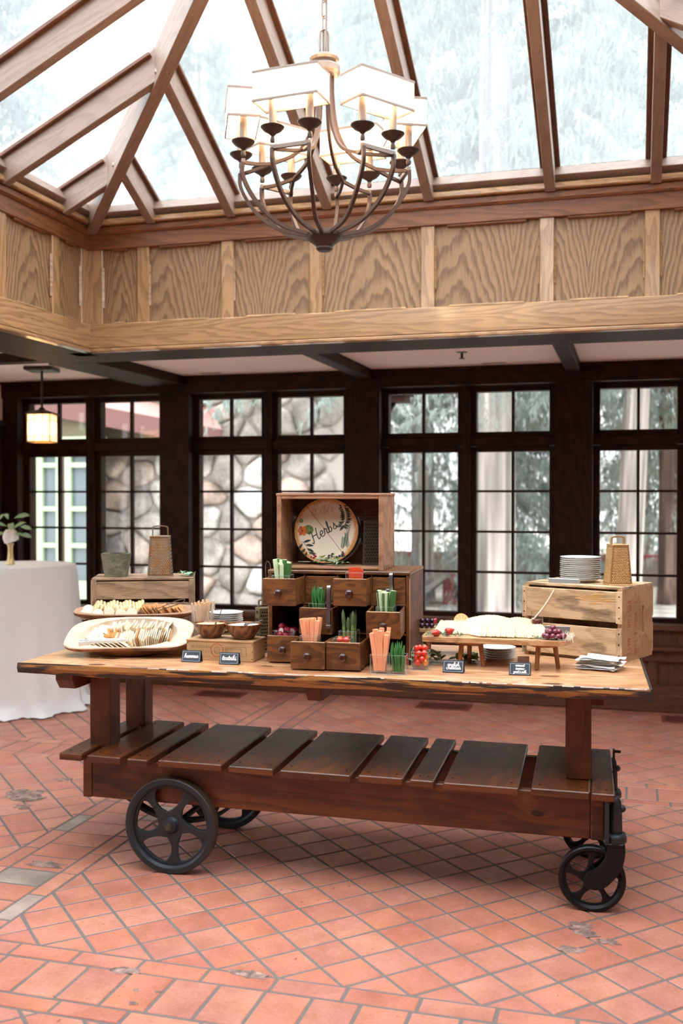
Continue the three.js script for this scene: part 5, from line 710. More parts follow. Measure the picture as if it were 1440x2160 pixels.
// radishes
{
  const g = inDrawer('2,0', -0.002, -0.06); glass(g, 'square glass of cut radishes in the bottom left drawer', 0.118, 0.088);
  const half = lathe([[0, 0], [0.0125, 0], [0.0135, 0.003], [0.011, 0.011], [0.005, 0.0155], [0, 0.016]], 20), face = new THREE.CircleGeometry(0.0123, 20).rotateX(PI / 2).translate(0, -0.0003, 0), R1 = phy({ color: '#b3173f', roughness: 0.3, clearcoat: 0.4 }), R2 = MT('#f1e6e4'), r = rng(81); let f = null;
  for (let i = 0; i < 13; i++) { const m = mul(g, T(-0.026 + 0.026 * (i % 3) + 0.004 * (r() - 0.5), 0.095 + 0.0165 * Math.floor(i / 6) + 0.004 * r(), -0.012 + 0.026 * (Math.floor(i / 3) % 2), r() * 6, r() * 6.2, r() * 3, 1.25)); if (!f) { f = thing('radish_half', 'halved red radish with white flesh in the bottom left drawer', 'radish', 'halved radishes', m); part('skin', half, R1, f); part('cut_face', face, R2, f); } else dup(f, m); }
}
// tongs: one bent steel strip
function tongs(m, label, mat, L = 0.17, w = 0.012, gap = 0.022) { const c = thing('serving_tongs', label, 'tongs', null, m); part('arm', strip([V(0, 0, 0), V(0.003, L * 0.3, 0), V(0.0, L * 0.75, 0), V(0.004, L * 0.96, 0), V(gap / 2, L, 0)], w, 0.0018, V(0, 0, 1)), mat, c); part('arm', strip([V(gap, 0, 0), V(gap - 0.003, L * 0.3, 0), V(gap, L * 0.75, 0), V(gap - 0.004, L * 0.96, 0), V(gap / 2, L, 0)], w, 0.0018, V(0, 0, 1)), mat, c); for (const x of [0, gap]) part('tip', bd(x - 0.002, x + 0.002, -0.012, 0.002, -w * 0.6, w * 0.6, { c: 0.001 }), mat, c); return c; }
tongs(mul(CAB, T(-0.333, 0.285, 0.055, R(10), 0, R(3))), 'steel tongs standing in the top left drawer beside the cucumber', M.steel, 0.15);
tongs(mul(CAB, T(-0.046, 0.172, 0.118, R(88), R(-1), R(-5))), 'dark steel tongs hooked over the front of the green bean drawer', M.darkSteel, 0.168, 0.016, 0.016);
tongs(mul(CAB, T(0.212, 0.25, 0.035, R(80), R(-3), 0)), 'dark steel tongs standing behind the cucumber glass at the right', M.darkSteel, 0.14, 0.016, 0.016);

// ---------------------------------------------------------------- carved dough bowls with crackers
M.dough = std({ map: wood(512, 256, { base: '#cbb39b', dark: '#a78b71', light: '#dccab6', seed: 83, rings: 5, arch: 0.5, warp: 0.9, line: 0.35, pores: 0.35 }), roughness: 0.62 });
M.doughDark = phy({ map: wood(512, 256, { base: '#8a5730', dark: '#4a2812', light: '#a06a3c', seed: 87, rings: 5, arch: 0.5, warp: 0.9, line: 0.5, pores: 0.35, stain: 0.5, stainCol: '#1c100a' }), roughness: 0.5, clearcoat: 0.2 });
function doughBowl(m, label, { a, b, ca, cb, depth, wall = 0.016, pw = 2.6, low = 0, top = M.dough, cav = top }) {
  const c = thing('dough_bowl', label, 'bowl', null, m), n = 72;
  const sup = (A, B, p, t) => { const x = Math.cos(t), z = Math.sin(t), k = Math.pow(Math.pow(Math.abs(x), p) + Math.pow(Math.abs(z), p), -1 / p); return [A * x * k, B * z * k]; };
  const loft = (rings, name, mat) => { const pos = [], idx = [], uv = []; rings.forEach((f) => { for (let i = 0; i <= n; i++) { const t = i / n * PI * 2, q = f(t); pos.push(...q); uv.push(q[0] / 0.7, q[2] / 0.5 + q[1] * 1.5); } }); for (let k = 0; k + 1 < rings.length; k++) for (let i = 0; i < n; i++) { const p = k * (n + 1) + i; idx.push(p, p + 1, p + n + 2, p, p + n + 2, p + n + 1); } const g = new THREE.BufferGeometry(); g.setAttribute('position', new THREE.Float32BufferAttribute(pos, 3)); g.setAttribute('uv', new THREE.Float32BufferAttribute(uv, 2)); g.setIndex(idx); g.computeVertexNormals(); return part(name, toCreasedNormals(g, 0.7), mat, c); };
  const dip = (x) => -low * (x / a) * (x / a), ring = (A, B, p, y, k = 1) => (t) => { const [x, z] = sup(A, B, p, t); return [x, y + dip(x) * k, z]; };
  loft([ring(0.001, 0.001, 2, wall), ring(ca * 0.55, cb * 0.5, 2, wall + 0.002), ring(ca * 0.82, cb * 0.8, 2.1, wall + (depth - wall) * 0.3), ring(ca * 0.95, cb * 0.95, 2.2, wall + (depth - wall) * 0.72), ring(ca, cb, 2.2, depth - 0.003)], 'cavity', cav);
  loft([ring(ca, cb, 2.2, depth - 0.003), ring(ca + 0.004, cb + 0.004, 2.3, depth), ring(a - 0.004, b - 0.003, pw, depth + 0.001), ring(a, b, pw, depth - 0.003)], 'carved_top', top);
  loft([ring(a, b, pw, depth - 0.003), ring(a - 0.002, b - 0.001, pw, depth - 0.014), ring(a - 0.008, b * 0.985, pw, depth - 0.018), ring(ca * 1.05, b * 0.93, 2.6, depth - 0.021, 0.6), ring(ca * 0.84, b * 0.8, 2.6, depth * 0.25, 0), ring(ca * 0.66, b * 0.6, 2.6, 0.002, 0), ring(ca * 0.62, b * 0.55, 2.6, 0, 0), ring(0.001, 0.001, 2, 0, 0)], 'carved_underside', M.doughDark);
  return c;
}
const BOWL = mul(onCart(-0.998, 0.976, 0.018, R(11)), T(0, 0, 0, 0, R(23), R(1.5)), T(0, -0.08, 0)), TRAY = mul(onCart(-1.07, 1.052, -0.205, R(14)), T(0, 0, 0, 0, R(10), R(0.5)), T(0, -0.055, 0));
doughBowl(BOWL, 'wide carved wooden dough bowl with flat end grips, tilted forward and full of square crackers', { a: 0.288, b: 0.137, ca: 0.218, cb: 0.128, depth: 0.08, pw: 4, low: 0.012 });
doughBowl(TRAY, 'long narrow carved wooden bowl of round and brown crackers behind the wide bowl', { a: 0.29, b: 0.09, ca: 0.262, cb: 0.078, depth: 0.055, pw: 3, top: std({ map: M.dough.map, color: col('#cdb2a2'), roughness: 0.65 }) });
{
  const ck = (b, d) => tex(128, 128, (u, v, o) => { const B = rgb(b), D = rgb(d), a = fbm(u * 6, v * 6, 6, 6, 19, 4), s = smooth(0.6, 0.75, a), h = Math.max(0, 1 - 3.2 * Math.hypot((u * 7 % 1) - 0.5, (v * 7 % 1) - 0.5)); for (let i = 0; i < 3; i++) o[i] = mix(B[i], D[i], clamp(0.7 * s + 0.4 * h)); });
  M.cracker = MT('#ffffff', { map: ck('#efe2c8', '#cda068'), roughness: 0.8 }); M.crackerDark = MT('#ffffff', { map: ck('#c88f58', '#8f5a2e'), roughness: 0.85 }); M.crackerOval = MT('#ffffff', { map: ck('#dfc596', '#bd9355'), roughness: 0.8 }); M.crackerWhite = MT('#ffffff', { map: ck('#eadcc4', '#d8bf95'), roughness: 0.8 }); M.toast = MT('#ffffff', { map: ck('#c98d4e', '#8d5725'), roughness: 0.85 });
  const sq = board(0.0038, 0.07, 0.07, { c: 0.001, L: 0.08, W: 0.08 }), r = rng(91), l = 'thin square cracker with browned edges in the wide dough bowl', put = (m, mat) => solo('square_cracker', sq, mat, l, 'cracker', 'square crackers in the wide bowl', mul(BOWL, m));
  for (let i = 0; i < 27; i++) { const f = i / 26, x = mix(-0.035, 0.185, f); put(T(x, 0.05 + 0.012 * f, 0.035 + 0.012 * Math.sin(i), 0.05 * (r() - 0.5), 0.3 * (r() - 0.5) + 0.1, mix(0.45, -0.5, f) + 0.1 * (r() - 0.5)), r() < 0.2 ? M.toast : M.cracker); }
  for (let i = 0; i < 24; i++) { const f = i / 23, x = mix(-0.075, 0.165, f); put(T(x, 0.058 + 0.006 * Math.sin(i * 1.7), -0.042 + 0.01 * Math.sin(i * 2.1), 0.1 * (r() - 0.5), 0.3 * (r() - 0.5) - 0.1, mix(0.3, -0.65, f) + 0.12 * (r() - 0.5)), M.cracker); }
  for (let i = 0; i < 9; i++) put(T(-0.095 + 0.0065 * i, 0.05, 0.0 + 0.003 * Math.sin(i), 0.06 * (r() - 0.5), 0.1, 0.35 + 0.03 * i), M.toast);
  for (let i = 0; i < 15; i++) put(T(mix(-0.17, -0.09, i / 14) + 0.01 * r(), 0.042 + 0.0022 * i, mix(0.05, -0.055, (i * 0.618) % 1), 0.5 * (r() - 0.5), 0.25 * (r() - 0.5), PI / 2 - 0.35 + 0.35 * (r() - 0.5)), M.cracker);
  for (let i = 0; i < 7; i++) put(T(mix(-0.13, -0.0, i / 6), 0.058, 0.07, 0.2 * (r() - 0.5), -0.5, PI / 2 - 0.5 - 0.1 * r()), M.cracker);
  // long tray: white rounds, ovals, brown squares
  const round = toCreasedNormals(lathe([[0, -0.0025], [0.024, -0.0025], [0.0262, -0.001], [0.0262, 0.001], [0.024, 0.0025], [0, 0.0025]], 24), 0.5), oval = round.clone().scale(1.0, 1.9, 1.25), bs = board(0.0035, 0.05, 0.05, { c: 0.001, L: 0.08, W: 0.08 });
  const wr = [[-0.235, 0.036, 0.03, 1.0], [-0.225, 0.05, -0.005, 0.8], [-0.118, 0.043, 0.03, 1.15], [-0.06, 0.04, 0.045, 1.2], [-0.01, 0.042, 0.04, 1.2], [-0.17, 0.04, 0.04, 1.0], [-0.1, 0.05, 0.0, 0.9], [-0.04, 0.05, 0.01, 0.9]];
  wr.forEach(([x, y, z, t]) => solo('round_cracker', round, M.crackerWhite, 'thin white round cracker in the long carved bowl', 'cracker', 'white round crackers', mul(TRAY, T(x, y + 0.004, z, 0.5 * (r() - 0.5), t, 0.2 * (r() - 0.5)))));
  for (let i = 0; i < 30; i++) { const f = i / 29, row = i % 2; solo('oval_cracker', oval, M.crackerOval, 'golden oval cracker stacked on edge in the long carved bowl', 'cracker', 'golden oval crackers', mul(TRAY, T(mix(-0.2, 0.02, f), 0.052 + (row ? 0.008 : 0) + 0.006 * Math.sin(i * 0.7), row ? -0.04 : -0.012, 0.3 + 0.15 * (r() - 0.5), 0, PI / 2 - 0.5 + 0.12 * (r() - 0.5)))); }
  for (let i = 0; i < 24; i++) { const f = i / 23; solo('brown_cracker', bs, M.crackerDark, 'brown seeded cracker leaning on edge in the long carved bowl', 'cracker', 'brown crackers', mul(TRAY, T(mix(0.035, 0.225, f), 0.046 + 0.004 * Math.sin(i), -0.014 + 0.014 * Math.sin(i * 1.3) - (f < 0.6 ? 0.01 : 0), 0.3 * (r() - 0.5), 0.25 * (r() - 0.5), 0.5 + 0.3 * (r() - 0.5) + 0.3 * f))); }
  tongs(mul(TRAY, T(0.085, 0.062, 0.035, 0, 0, R(-70))), 'black and steel tongs lying on the brown crackers', M.darkSteel, 0.165, 0.011, 0.018);
  tongs(mul(BOWL, T(-0.19, 0.086, 0.1, 0, R(90), R(-93))), 'white tongs lying along the front of the wide cracker bowl', MT('#e9eef2', { roughness: 0.3 }), 0.2, 0.014, 0.016);
}
// ---------------------------------------------------------------- plates, cup, dip bowls
M.china = phy({ color: '#f1f1ee', roughness: 0.22, clearcoat: 0.6, clearcoatRoughness: 0.1 });
const plateGeo = toCreasedNormals(lathe([[0, 0.002], [0.045, 0.002], [0.05, 0.0], [0.054, 0.0], [0.056, 0.003], [0.084, 0.0125], [0.0895, 0.0145], [0.09, 0.0162], [0.088, 0.0165], [0.06, 0.0075], [0.052, 0.0055], [0, 0.0055]], 56), 0.7);
const ORD = ['topmost', 'second from the top', 'third from the top', 'fourth from the top', 'fifth from the top', 'sixth from the top', 'seventh from the top', 'eighth from the top', 'ninth from the top', 'tenth from the top', 'second from the bottom', 'lowest'];
const plates = (m, n, label, group, step, s = 1) => { const r = rng(n * 3 + 1); let f = null; for (let i = 0; i < n; i++) { const q = mul(m, T((r() - 0.5) * 0.003, i * step * s, (r() - 0.5) * 0.003, r() * 6, 0, 0, s)); const l = `${ORD[n - 1 - i]} ${label}`; if (!f) f = solo('plate', plateGeo, M.china, l, 'plate', group, q); else dup(f, q, l); } };
plates(mul(CR, T(-0.268, CRH, -0.155)), 12, 'white plate of the tall stack on the pale crate', 'tall stack of white plates', 0.0088, 1.02);
plates(onCart(0.632, TH, -0.24), 5, 'white plate of the low stack under the cheese board', 'plates under the cheese board', 0.0115, 0.9);
solo('plate_stand', bd(-0.07, 0.07, 0, 0.082, -0.06, 0.06, { c: 0.003 }), M.grey, 'low wooden block under the plates behind the dip bowls', 'stand', null, onCart(-0.64, TH, -0.27));
plates(onCart(-0.64, TH + 0.082, -0.27), 9, 'white plate of the stack behind the dip bowls', 'plates behind the dip bowls', 0.0105, 0.9);
{
  const c = thing('plastic_cup', 'clear ribbed plastic cup of breadsticks behind the hummus bowl', 'cup', null, onCart(-0.716, TH, -0.17)), n = 80, pos = [], idx = [], prof = []; for (let k = 0; k <= 26; k++) prof.push(k / 26);
  prof.forEach((f) => { for (let i = 0; i <= n; i++) { const a = i / n * PI * 2, rr = mix(0.036, 0.056, f) + (f > 0.4 ? 0.0016 * Math.sin(f * 70) : 0) + (f > 0.85 ? 0.0035 * (f - 0.85) / 0.15 * Math.cos(a * 12) : 0); pos.push(rr * Math.cos(a), f * 0.215 + (f > 0.95 ? 0.006 * Math.cos(a * 12) : 0), rr * Math.sin(a)); } });
  for (let k = 0; k + 1 < prof.length; k++) for (let i = 0; i < n; i++) { const p = k * (n + 1) + i; idx.push(p, p + n + 1, p + 1, p + 1, p + n + 1, p + n + 2); }
  const g = new THREE.BufferGeometry(); g.setAttribute('position', new THREE.Float32BufferAttribute(pos, 3)); g.setIndex(idx); g.computeVertexNormals(); g.setAttribute('uv', new THREE.Float32BufferAttribute(new Float32Array(pos.length / 3 * 2), 2));
  part('cup_wall', g, phy({ color: '#f4f6f8', transmission: 0.88, thickness: 0, roughness: 0.28, ior: 1.45 }), c); part('cup_base', new THREE.CylinderGeometry(0.036, 0.036, 0.004, 32).translate(0, 0.002, 0), phy({ color: '#f4f6f8', transmission: 0.8, thickness: 0, roughness: 0.3 }), c);
  const r = rng(101), st = lathe([[0, 0], [0.0035, 0.001], [0.0045, 0.004], [0.0045, 0.146], [0.003, 0.149], [0, 0.15]], 9), mat = MT('#dcb183', { roughness: 0.85 });
  for (let i = 0; i < 22; i++) { const a = i * 2.4, d = 0.034 * Math.sqrt((i + 0.5) / 22); solo('breadstick', st, mat, 'thin pale breadstick standing in the ribbed plastic cup', 'breadstick', 'breadsticks in the cup', onCart(-0.716 + d * Math.cos(a), TH + 0.072 + 0.02 * r(), -0.17 + d * Math.sin(a), r() * 6, 0.16 * Math.sin(a), -0.16 * Math.cos(a))); }
}
M.teak = phy({ map: wood(512, 256, { base: '#86502c', dark: '#3c1f10', light: '#a1683b', seed: 93, rings: 4, arch: 0.9, warp: 1.6, line: 0.7, pores: 0.2 }), roughness: 0.35, clearcoat: 0.4, clearcoatRoughness: 0.2 });
function dipBowl(m, rad, label, dip, dipName) {
  const c = thing('dip_bowl', label, 'bowl', null, m);
  part('wooden_bowl', toCreasedNormals(uvScale(lathe([[0, 0], [rad * 0.46, 0], [rad * 0.54, 0.003], [rad * 0.86, 0.034], [rad, 0.064], [rad, 0.067], [rad * 0.955, 0.067], [rad * 0.86, 0.05], [rad * 0.5, 0.012], [0, 0.010]], 48), 2, 0.3, false), 0.6), M.teak, c);
  const n = 40, g = new THREE.CircleGeometry(1, 48), pos = []; const idx = []; for (let k = 0; k <= 10; k++) for (let i = 0; i <= n; i++) { const a = i / n * PI * 2, d = rad * 0.93 * k / 10; pos.push(d * Math.cos(a), 0.056 + (k < 10 ? 0.008 * fbm(3 + 6 * d * Math.cos(a) / rad, 3 + 6 * d * Math.sin(a) / rad, 99, 99, rad * 1000 | 0, 3) : 0.003), d * Math.sin(a)); } for (let k = 0; k < 10; k++) for (let i = 0; i < n; i++) { const p = k * (n + 1) + i; idx.push(p, p + 1, p + n + 1, p + 1, p + n + 2, p + n + 1); }
  const h = new THREE.BufferGeometry(); h.setAttribute('position', new THREE.Float32BufferAttribute(pos, 3)); h.setIndex(idx); h.computeVertexNormals(); h.setAttribute('uv', new THREE.Float32BufferAttribute(new Float32Array(pos.length / 3 * 2), 2)); part(dipName, h, dip, c); return c;
}
const spoon = (m, label, mat) => { const c = thing('dip_spoon', label, 'spoon', null, m); part('handle', strip([V(0, 0, 0), V(0.01, 0.03, 0), V(0.016, 0.065, 0)], 0.006, 0.0018, V(0, 0, 1)), mat, c); part('spoon_head', new THREE.SphereGeometry(0.011, 14, 10).scale(0.4, 1.2, 1).translate(-0.001, -0.008, 0), mat, c); };
const hb = onCart(-0.606, TH + 0.09, 0.015), tb = onCart(-0.452, TH + 0.09, 0.02);
dipBowl(hb, 0.077, 'round dark wooden bowl of beige hummus on the printed box', phy({ color: '#dcbd8d', roughness: 0.55, clearcoat: 0.2 }), 'hummus'); dipBowl(tb, 0.081, 'round dark wooden bowl of white tzatziki on the printed box', phy({ color: '#eef0ea', roughness: 0.4, clearcoat: 0.3 }), 'tzatziki');
spoon(mul(hb, T(0.022, 0.066, -0.005, 0, 0, R(-10))), 'small dark spoon stuck in the hummus', M.darkSteel); spoon(mul(tb, T(0.02, 0.066, 0.0, R(30), R(20), R(-62))), 'small dark spoon lying in the tzatziki', M.blackTin);
// planter box with pegs of dark straw
{
  const c = thing('planter_box', 'small tapered grey-green wooden planter on the weathered crate', 'planter', null, onCart(-1.225, TH + 0.322, -0.325, R(18))), m = std({ map: wood(256, 128, { base: '#6e6c54', dark: '#3d3d30', light: '#85836a', seed: 97, rings: 6, arch: 0.4, warp: 0.9, line: 0.4, pores: 0.5, stain: 0.5, stainCol: '#33352c' }), roughness: 0.8 });
  const b = 0.05, t = 0.066, h = 0.115, q = [[-1, 1, 1, 1], [1, 1, 1, -1], [1, -1, -1, -1], [-1, -1, -1, 1]];
  q.forEach(([ax, az, bx, bz]) => { const P = (x, z, f, k = 0) => V(x * (mix(b, t, f) - k), h * f, z * (mix(b, t, f) - k) * 0.9); const o = [P(ax, az, 0), P(bx, bz, 0), P(bx, bz, 1), P(ax, az, 1)], i = [P(ax, az, 0, 0.008), P(bx, bz, 0, 0.008), P(bx, bz, 1, 0.008), P(ax, az, 1, 0.008)]; part('side', faces([o, [o[3], o[2], i[2], i[3]], [i[1], i[0], i[3], i[2]]], (p) => [(p.x + p.z) / 0.4, p.y / 0.3]), m, c); });
  part('base', bd(-b, b, 0, 0.006, -b * 0.9, b * 0.9), m, c);
  part('filling', bd(-0.055, 0.055, 0.085, 0.1, -0.048, 0.048), MT('#5d6468', { roughness: 0.95 }), c);
  const r = rng(3), g = []; for (let i = 0; i < 40; i++) g.push(place(new THREE.CylinderGeometry(0.0008, 0.0008, 0.02, 4), -0.03 + 0.05 * r(), 0.108, -0.03 + 0.06 * r(), (r() - 0.5), 0, (r() - 0.5))); part('bristles', g, MT('#26282a'), c).userData.kind = 'stuff';
}
// ---------------------------------------------------------------- leaves
function leafGeo(l, w, curl, seed) { const g = new THREE.PlaneGeometry(w, l, 6, 12), p = g.attributes.position, r = rng(seed), k = r() * 3; for (let i = 0; i < p.count; i++) { const f = clamp(p.getY(i) / l + 0.5), s = Math.sin(PI * Math.pow(f, 0.75)) * 0.95 + 0.03, x = p.getX(i) * s; p.setXYZ(i, x, Math.abs(x) * 0.35 + curl * Math.sin(f * PI) * l + 0.004 * Math.sin(f * 9 + k) * Math.abs(x) / w * 2, l * (0.5 - f)); } g.computeVertexNormals(); return g; }
M.sage = MT('#7f9a78', { roughness: 0.85, side: THREE.DoubleSide }); M.basil = MT('#8bab84', { roughness: 0.6, side: THREE.DoubleSide }); M.lettuce = MT('#6f9a69', { roughness: 0.6, side: THREE.DoubleSide });
function sprig(m, label, n, mat, spread, l, w, seed, name = 'sage_sprig') { const c = thing(name, label, 'leaves', null, m), r = rng(seed); for (let i = 0; i < n; i++) { const o = part('leaf', leafGeo(l * (0.7 + 0.5 * r()), w * (0.8 + 0.4 * r()), 0.06 + 0.12 * r(), seed + i), mat, c); o.position.set((r() - 0.5) * spread[0], 0.004 + 0.006 * i * spread[2], (r() - 0.5) * spread[1]); o.rotation.set(0.25 * (r() - 0.3), r() * 6.3, 0.3 * (r() - 0.5)); } const s = part('stem', tube([V(-spread[0] / 2, 0.003, 0.004), V(0, 0.006, 0), V(spread[0] / 2, 0.003, -0.004)], 0.0015, 10, 5), mat, c); return c; }
sprig(mul(HC, T(0.245, 0.013, -0.04)), 'pale sage leaves lying at the front of the display crate', 9, M.sage, [0.12, 0.03, 0.3], 0.06, 0.028, 5);
sprig(onCart(-0.90, TH + 0.322, -0.43), 'pale sage leaves on the right end of the weathered crate', 6, M.sage, [0.06, 0.05, 0.4], 0.06, 0.03, 9);
sprig(onCart(0.345, TH, -0.07), 'loose green basil leaves under the left of the cheese board', 16, M.basil, [0.14, 0.12, 0.42], 0.085, 0.055, 15, 'basil_bunch');
sprig(onCart(0.50, TH, -0.14), 'loose green lettuce leaves behind the left stool of the board', 7, M.lettuce, [0.08, 0.06, 0.3], 0.08, 0.06, 25, 'lettuce_bunch');
// ---------------------------------------------------------------- cheese board on two small stools
const BD = onCart(0.635, 0, -0.075, R(-1.2)), BY = 1.0;
M.board = phy({ map: wood(512, 256, { base: '#bf8f63', dark: '#8a5730', light: '#d8b083', seed: 103, rings: 4, arch: 0.8, warp: 1.4, line: 0.5, pores: 0.25 }), roughness: 0.42, clearcoat: 0.25 }); M.stool = phy({ map: M.board.map, color: col('#caa27c'), roughness: 0.4, clearcoat: 0.3 });
{
  const s = new THREE.Shape(); s.moveTo(-0.29, -0.1); s.lineTo(0.255, -0.1); s.quadraticCurveTo(0.285, -0.1, 0.3, -0.07); s.lineTo(0.315, -0.02); s.quadraticCurveTo(0.32, 0.08, 0.28, 0.11); s.lineTo(-0.28, 0.115); s.quadraticCurveTo(-0.305, 0.1, -0.3, 0.0); s.quadraticCurveTo(-0.3, -0.09, -0.29, -0.1);
  const b = extrude(s, 0.018, 0.0025, 2, 12).rotateX(-PI / 2); uvScale(b, 1 / 0.7, 1 / 0.4); solo('cheese_board', b, M.board, 'long wooden board of sliced cheese raised on two little stools', 'board', null, mul(BD, T(0, BY - 0.021, 0)));
  let st = null; [[-0.1, 0.02], [0.205, 0.01]].forEach(([x, z], i) => { const m = mul(BD, T(x, TH, z, i ? 0.55 : 0.2)); if (st) { dup(st, m, 'small three-legged round wooden stool under the right of the cheese board'); return; } st = thing('board_stool', 'small three-legged round wooden stool under the left of the cheese board', 'stool', null, m); part('stool_top', toCreasedNormals(lathe([[0, 0.09], [0.05, 0.09], [0.066, 0.094], [0.078, 0.1], [0.078, 0.103], [0, 0.103]], 40), 0.5), M.stool, st); for (let k = 0; k < 3; k++) { const a = k * 2.094 + 0.5; part('leg', place(new THREE.CylinderGeometry(0.011, 0.0085, 0.096, 16), 0.052 * Math.cos(a), 0.0475, 0.052 * Math.sin(a), 0.14 * -Math.sin(a) * -1 * -1, 0, 0.14 * Math.cos(a)), M.stool, st); } });
  // cheese: thin wedges with a crinkled rind, shingled
  const w = new THREE.Shape(); w.moveTo(-0.034, 0); w.lineTo(0.036, 0); const N = 9; for (let i = 0; i <= N; i++) { const f = i / N, x = mix(0.036, -0.026, f), y = mix(0.008, 0.06, Math.sin(f * PI / 2)); w.lineTo(x, y); if (i < N) w.lineTo(mix(0.036, -0.026, f + 0.5 / N) + 0.0026, mix(0.008, 0.06, Math.sin((f + 0.5 / N) * PI / 2)) + 0.0042); } w.closePath();
  const g = extrude(w, 0.0045, 0.0006, 1, 2), r = rng(111), ch = MT('#e6d9b4', { roughness: 0.5 }), ch2 = MT('#e2d2a6', { roughness: 0.5 }); let f = null;
  const rows = [[-0.13, 0.06, -0.075, 26, 0.0, 0.95], [-0.235, -0.06, -0.005, 22, 0.08, 0.9], [0.03, 0.15, -0.05, 20, 0.0, 0.85], [-0.08, 0.06, 0.045, 20, -0.12, 0.95], [0.07, 0.19, 0.04, 16, 0.1, 0.85]];
  rows.forEach(([x0, x1, z, n, ry, lean], k) => { for (let i = 0; i < n; i++) { const m = mul(BD, T(mix(x0, x1, i / (n - 1)), BY + 0.001 + [0.022, 0, 0.016, 0.002, 0][k] * Math.sin(PI * clamp((i + 2) / (n + 3))), z + 0.004 * (r() - 0.5), R(-34) + ry + 0.12 * (r() - 0.5), -lean * 0.78 + 0.05 * (r() - 0.5), 0), T(0, 0, 0, 0, 0, 0.05 * (r() - 0.5))); const l = k < 2 || k === 3 ? 'pale cheddar slice with a crinkled edge, shingled on the left half of the board' : 'pale goat cheese slice with a crinkled edge, shingled on the right half of the board', gr = k < 2 || k === 3 ? 'cheddar slices' : 'goat cheese slices'; if (!f) f = solo('cheese_slice', g, ch, l, 'cheese', gr, m); else { const o = dup(f, m, l); o.userData.group = gr; if (k === 2 || k === 4) o.material = ch2; } } });
  // fruit
  const red = MT('#ffffff', { map: tex(128, 128, (u, v, o) => { const s = Math.hypot((u * 12 % 1) - 0.5, ((v * 9 + (Math.floor(u * 12) % 2) * 0.5) % 1) - 0.5) < 0.16; o[0] = s ? 222 : 178; o[1] = s ? 176 : 30; o[2] = s ? 92 : 38; }), roughness: 0.3 }), pink = MT('#e88d86', { roughness: 0.4 }), straw = lathe([[0, 0.034], [0.004, 0.032], [0.0115, 0.018], [0.0155, 0.006], [0.0125, -0.002], [0, -0.004]], 20), calyx = []; for (let i = 0; i < 6; i++) calyx.push(place(new THREE.ConeGeometry(0.003, 0.014, 4), 0.007 * Math.cos(i * 1.05), -0.004, 0.007 * Math.sin(i * 1.05), Math.sin(i * 1.05) * 1.2, 0, -Math.cos(i * 1.05) * 1.2));
  const sb = (m, l) => { const c = thing('strawberry', l, 'strawberry', null, m); part('fruit', straw, red, c); part('calyx', calyx, M.basil, c); };
  sb(mul(BD, T(-0.232, BY + 0.012, 0.08, 0.4, R(80), R(55), 1.05)), 'red strawberry at the front left of the cheese board, the further left'); sb(mul(BD, T(-0.195, BY + 0.017, 0.075, 1.0, R(60), R(-60), 1.1)), 'red strawberry at the front left of the board, nearer the cheese');
  const grape = new THREE.SphereGeometry(0.0125, 18, 14), gm = phy({ color: '#742a3e', roughness: 0.24, clearcoat: 0.35, clearcoatRoughness: 0.3 }), gp = [[0, 0, 0], [0.022, 0.001, 0.006], [0.044, 0, 0.0], [0.011, 0, -0.021], [0.034, 0, -0.021], [0.056, 0.001, -0.016], [-0.012, 0.001, -0.018], [0.01, 0.019, -0.006], [0.032, 0.019, -0.008], [0.0, 0.018, -0.026], [0.046, 0.018, -0.02], [0.022, 0.034, -0.016], [0.066, 0.004, -0.002], [0.02, 0.018, -0.034]];
  gp.forEach(([x, y, z], i) => solo('red_grape', grape, gm, 'dark red grape in the cluster at the right of the cheese board', 'grape', 'red grape cluster', mul(BD, T(0.222 + x, BY + 0.013 + y, 0.075 + z, i, i * 0.7, 0, V(1, 1.08, 1)))));
  // herbs strewn on the board
  const th = []; for (let i = 0; i < 150; i++) { const lft = i < 95, x = lft ? mix(-0.285, -0.13, r()) : mix(0.16, 0.28, r()), z = lft ? mix(0.03, 0.095, r()) : mix(0.04, 0.1, r()); th.push(place(leafGeo(0.012, 0.005, 0.2, i), x, BY + 0.001 + 0.012 * r(), z, r() - 0.5, r() * 6, r() - 0.5)); } solo('herb_trimmings', th, MT('#6b7f68', { side: THREE.DoubleSide }), 'small grey-green herb leaves strewn along the front of the cheese board', 'herbs', null, BD).userData.kind = 'stuff';
  const fl = []; for (let i = 0; i < 60; i++) fl.push(place(new THREE.CylinderGeometry(0.0006, 0.0006, 0.03, 4), mix(0.285, 0.325, r()), BY + 0.004 + 0.02 * r(), mix(0.02, 0.09, r()), r() * 2 - 1, r() * 6, r() * 2 - 1)); solo('white_flower_sprig', fl, MT('#e8e6d2'), 'dry white flower stalks at the right tip of the cheese board', 'flowers', null, BD).userData.kind = 'stuff';
  solo('cheese_knife', bd(-0.097, 0.097, 0, 0.03, -0.0015, 0.0015, { c: 0.0006 }), M.steel, 'broad steel cheese blade standing behind the goat cheese', 'knife', null, mul(BD, T(0.212, BY + 0.012, -0.045, R(-3), R(-14))));
  solo('steel_bar', bd(-0.072, 0.072, 0, 0.022, -0.008, 0.008, { c: 0.0015 }), M.steel, 'short bright steel bar lying on the pale crate before the plates', 'bar', null, mul(CR, T(-0.285, CRH, -0.028, R(4))));
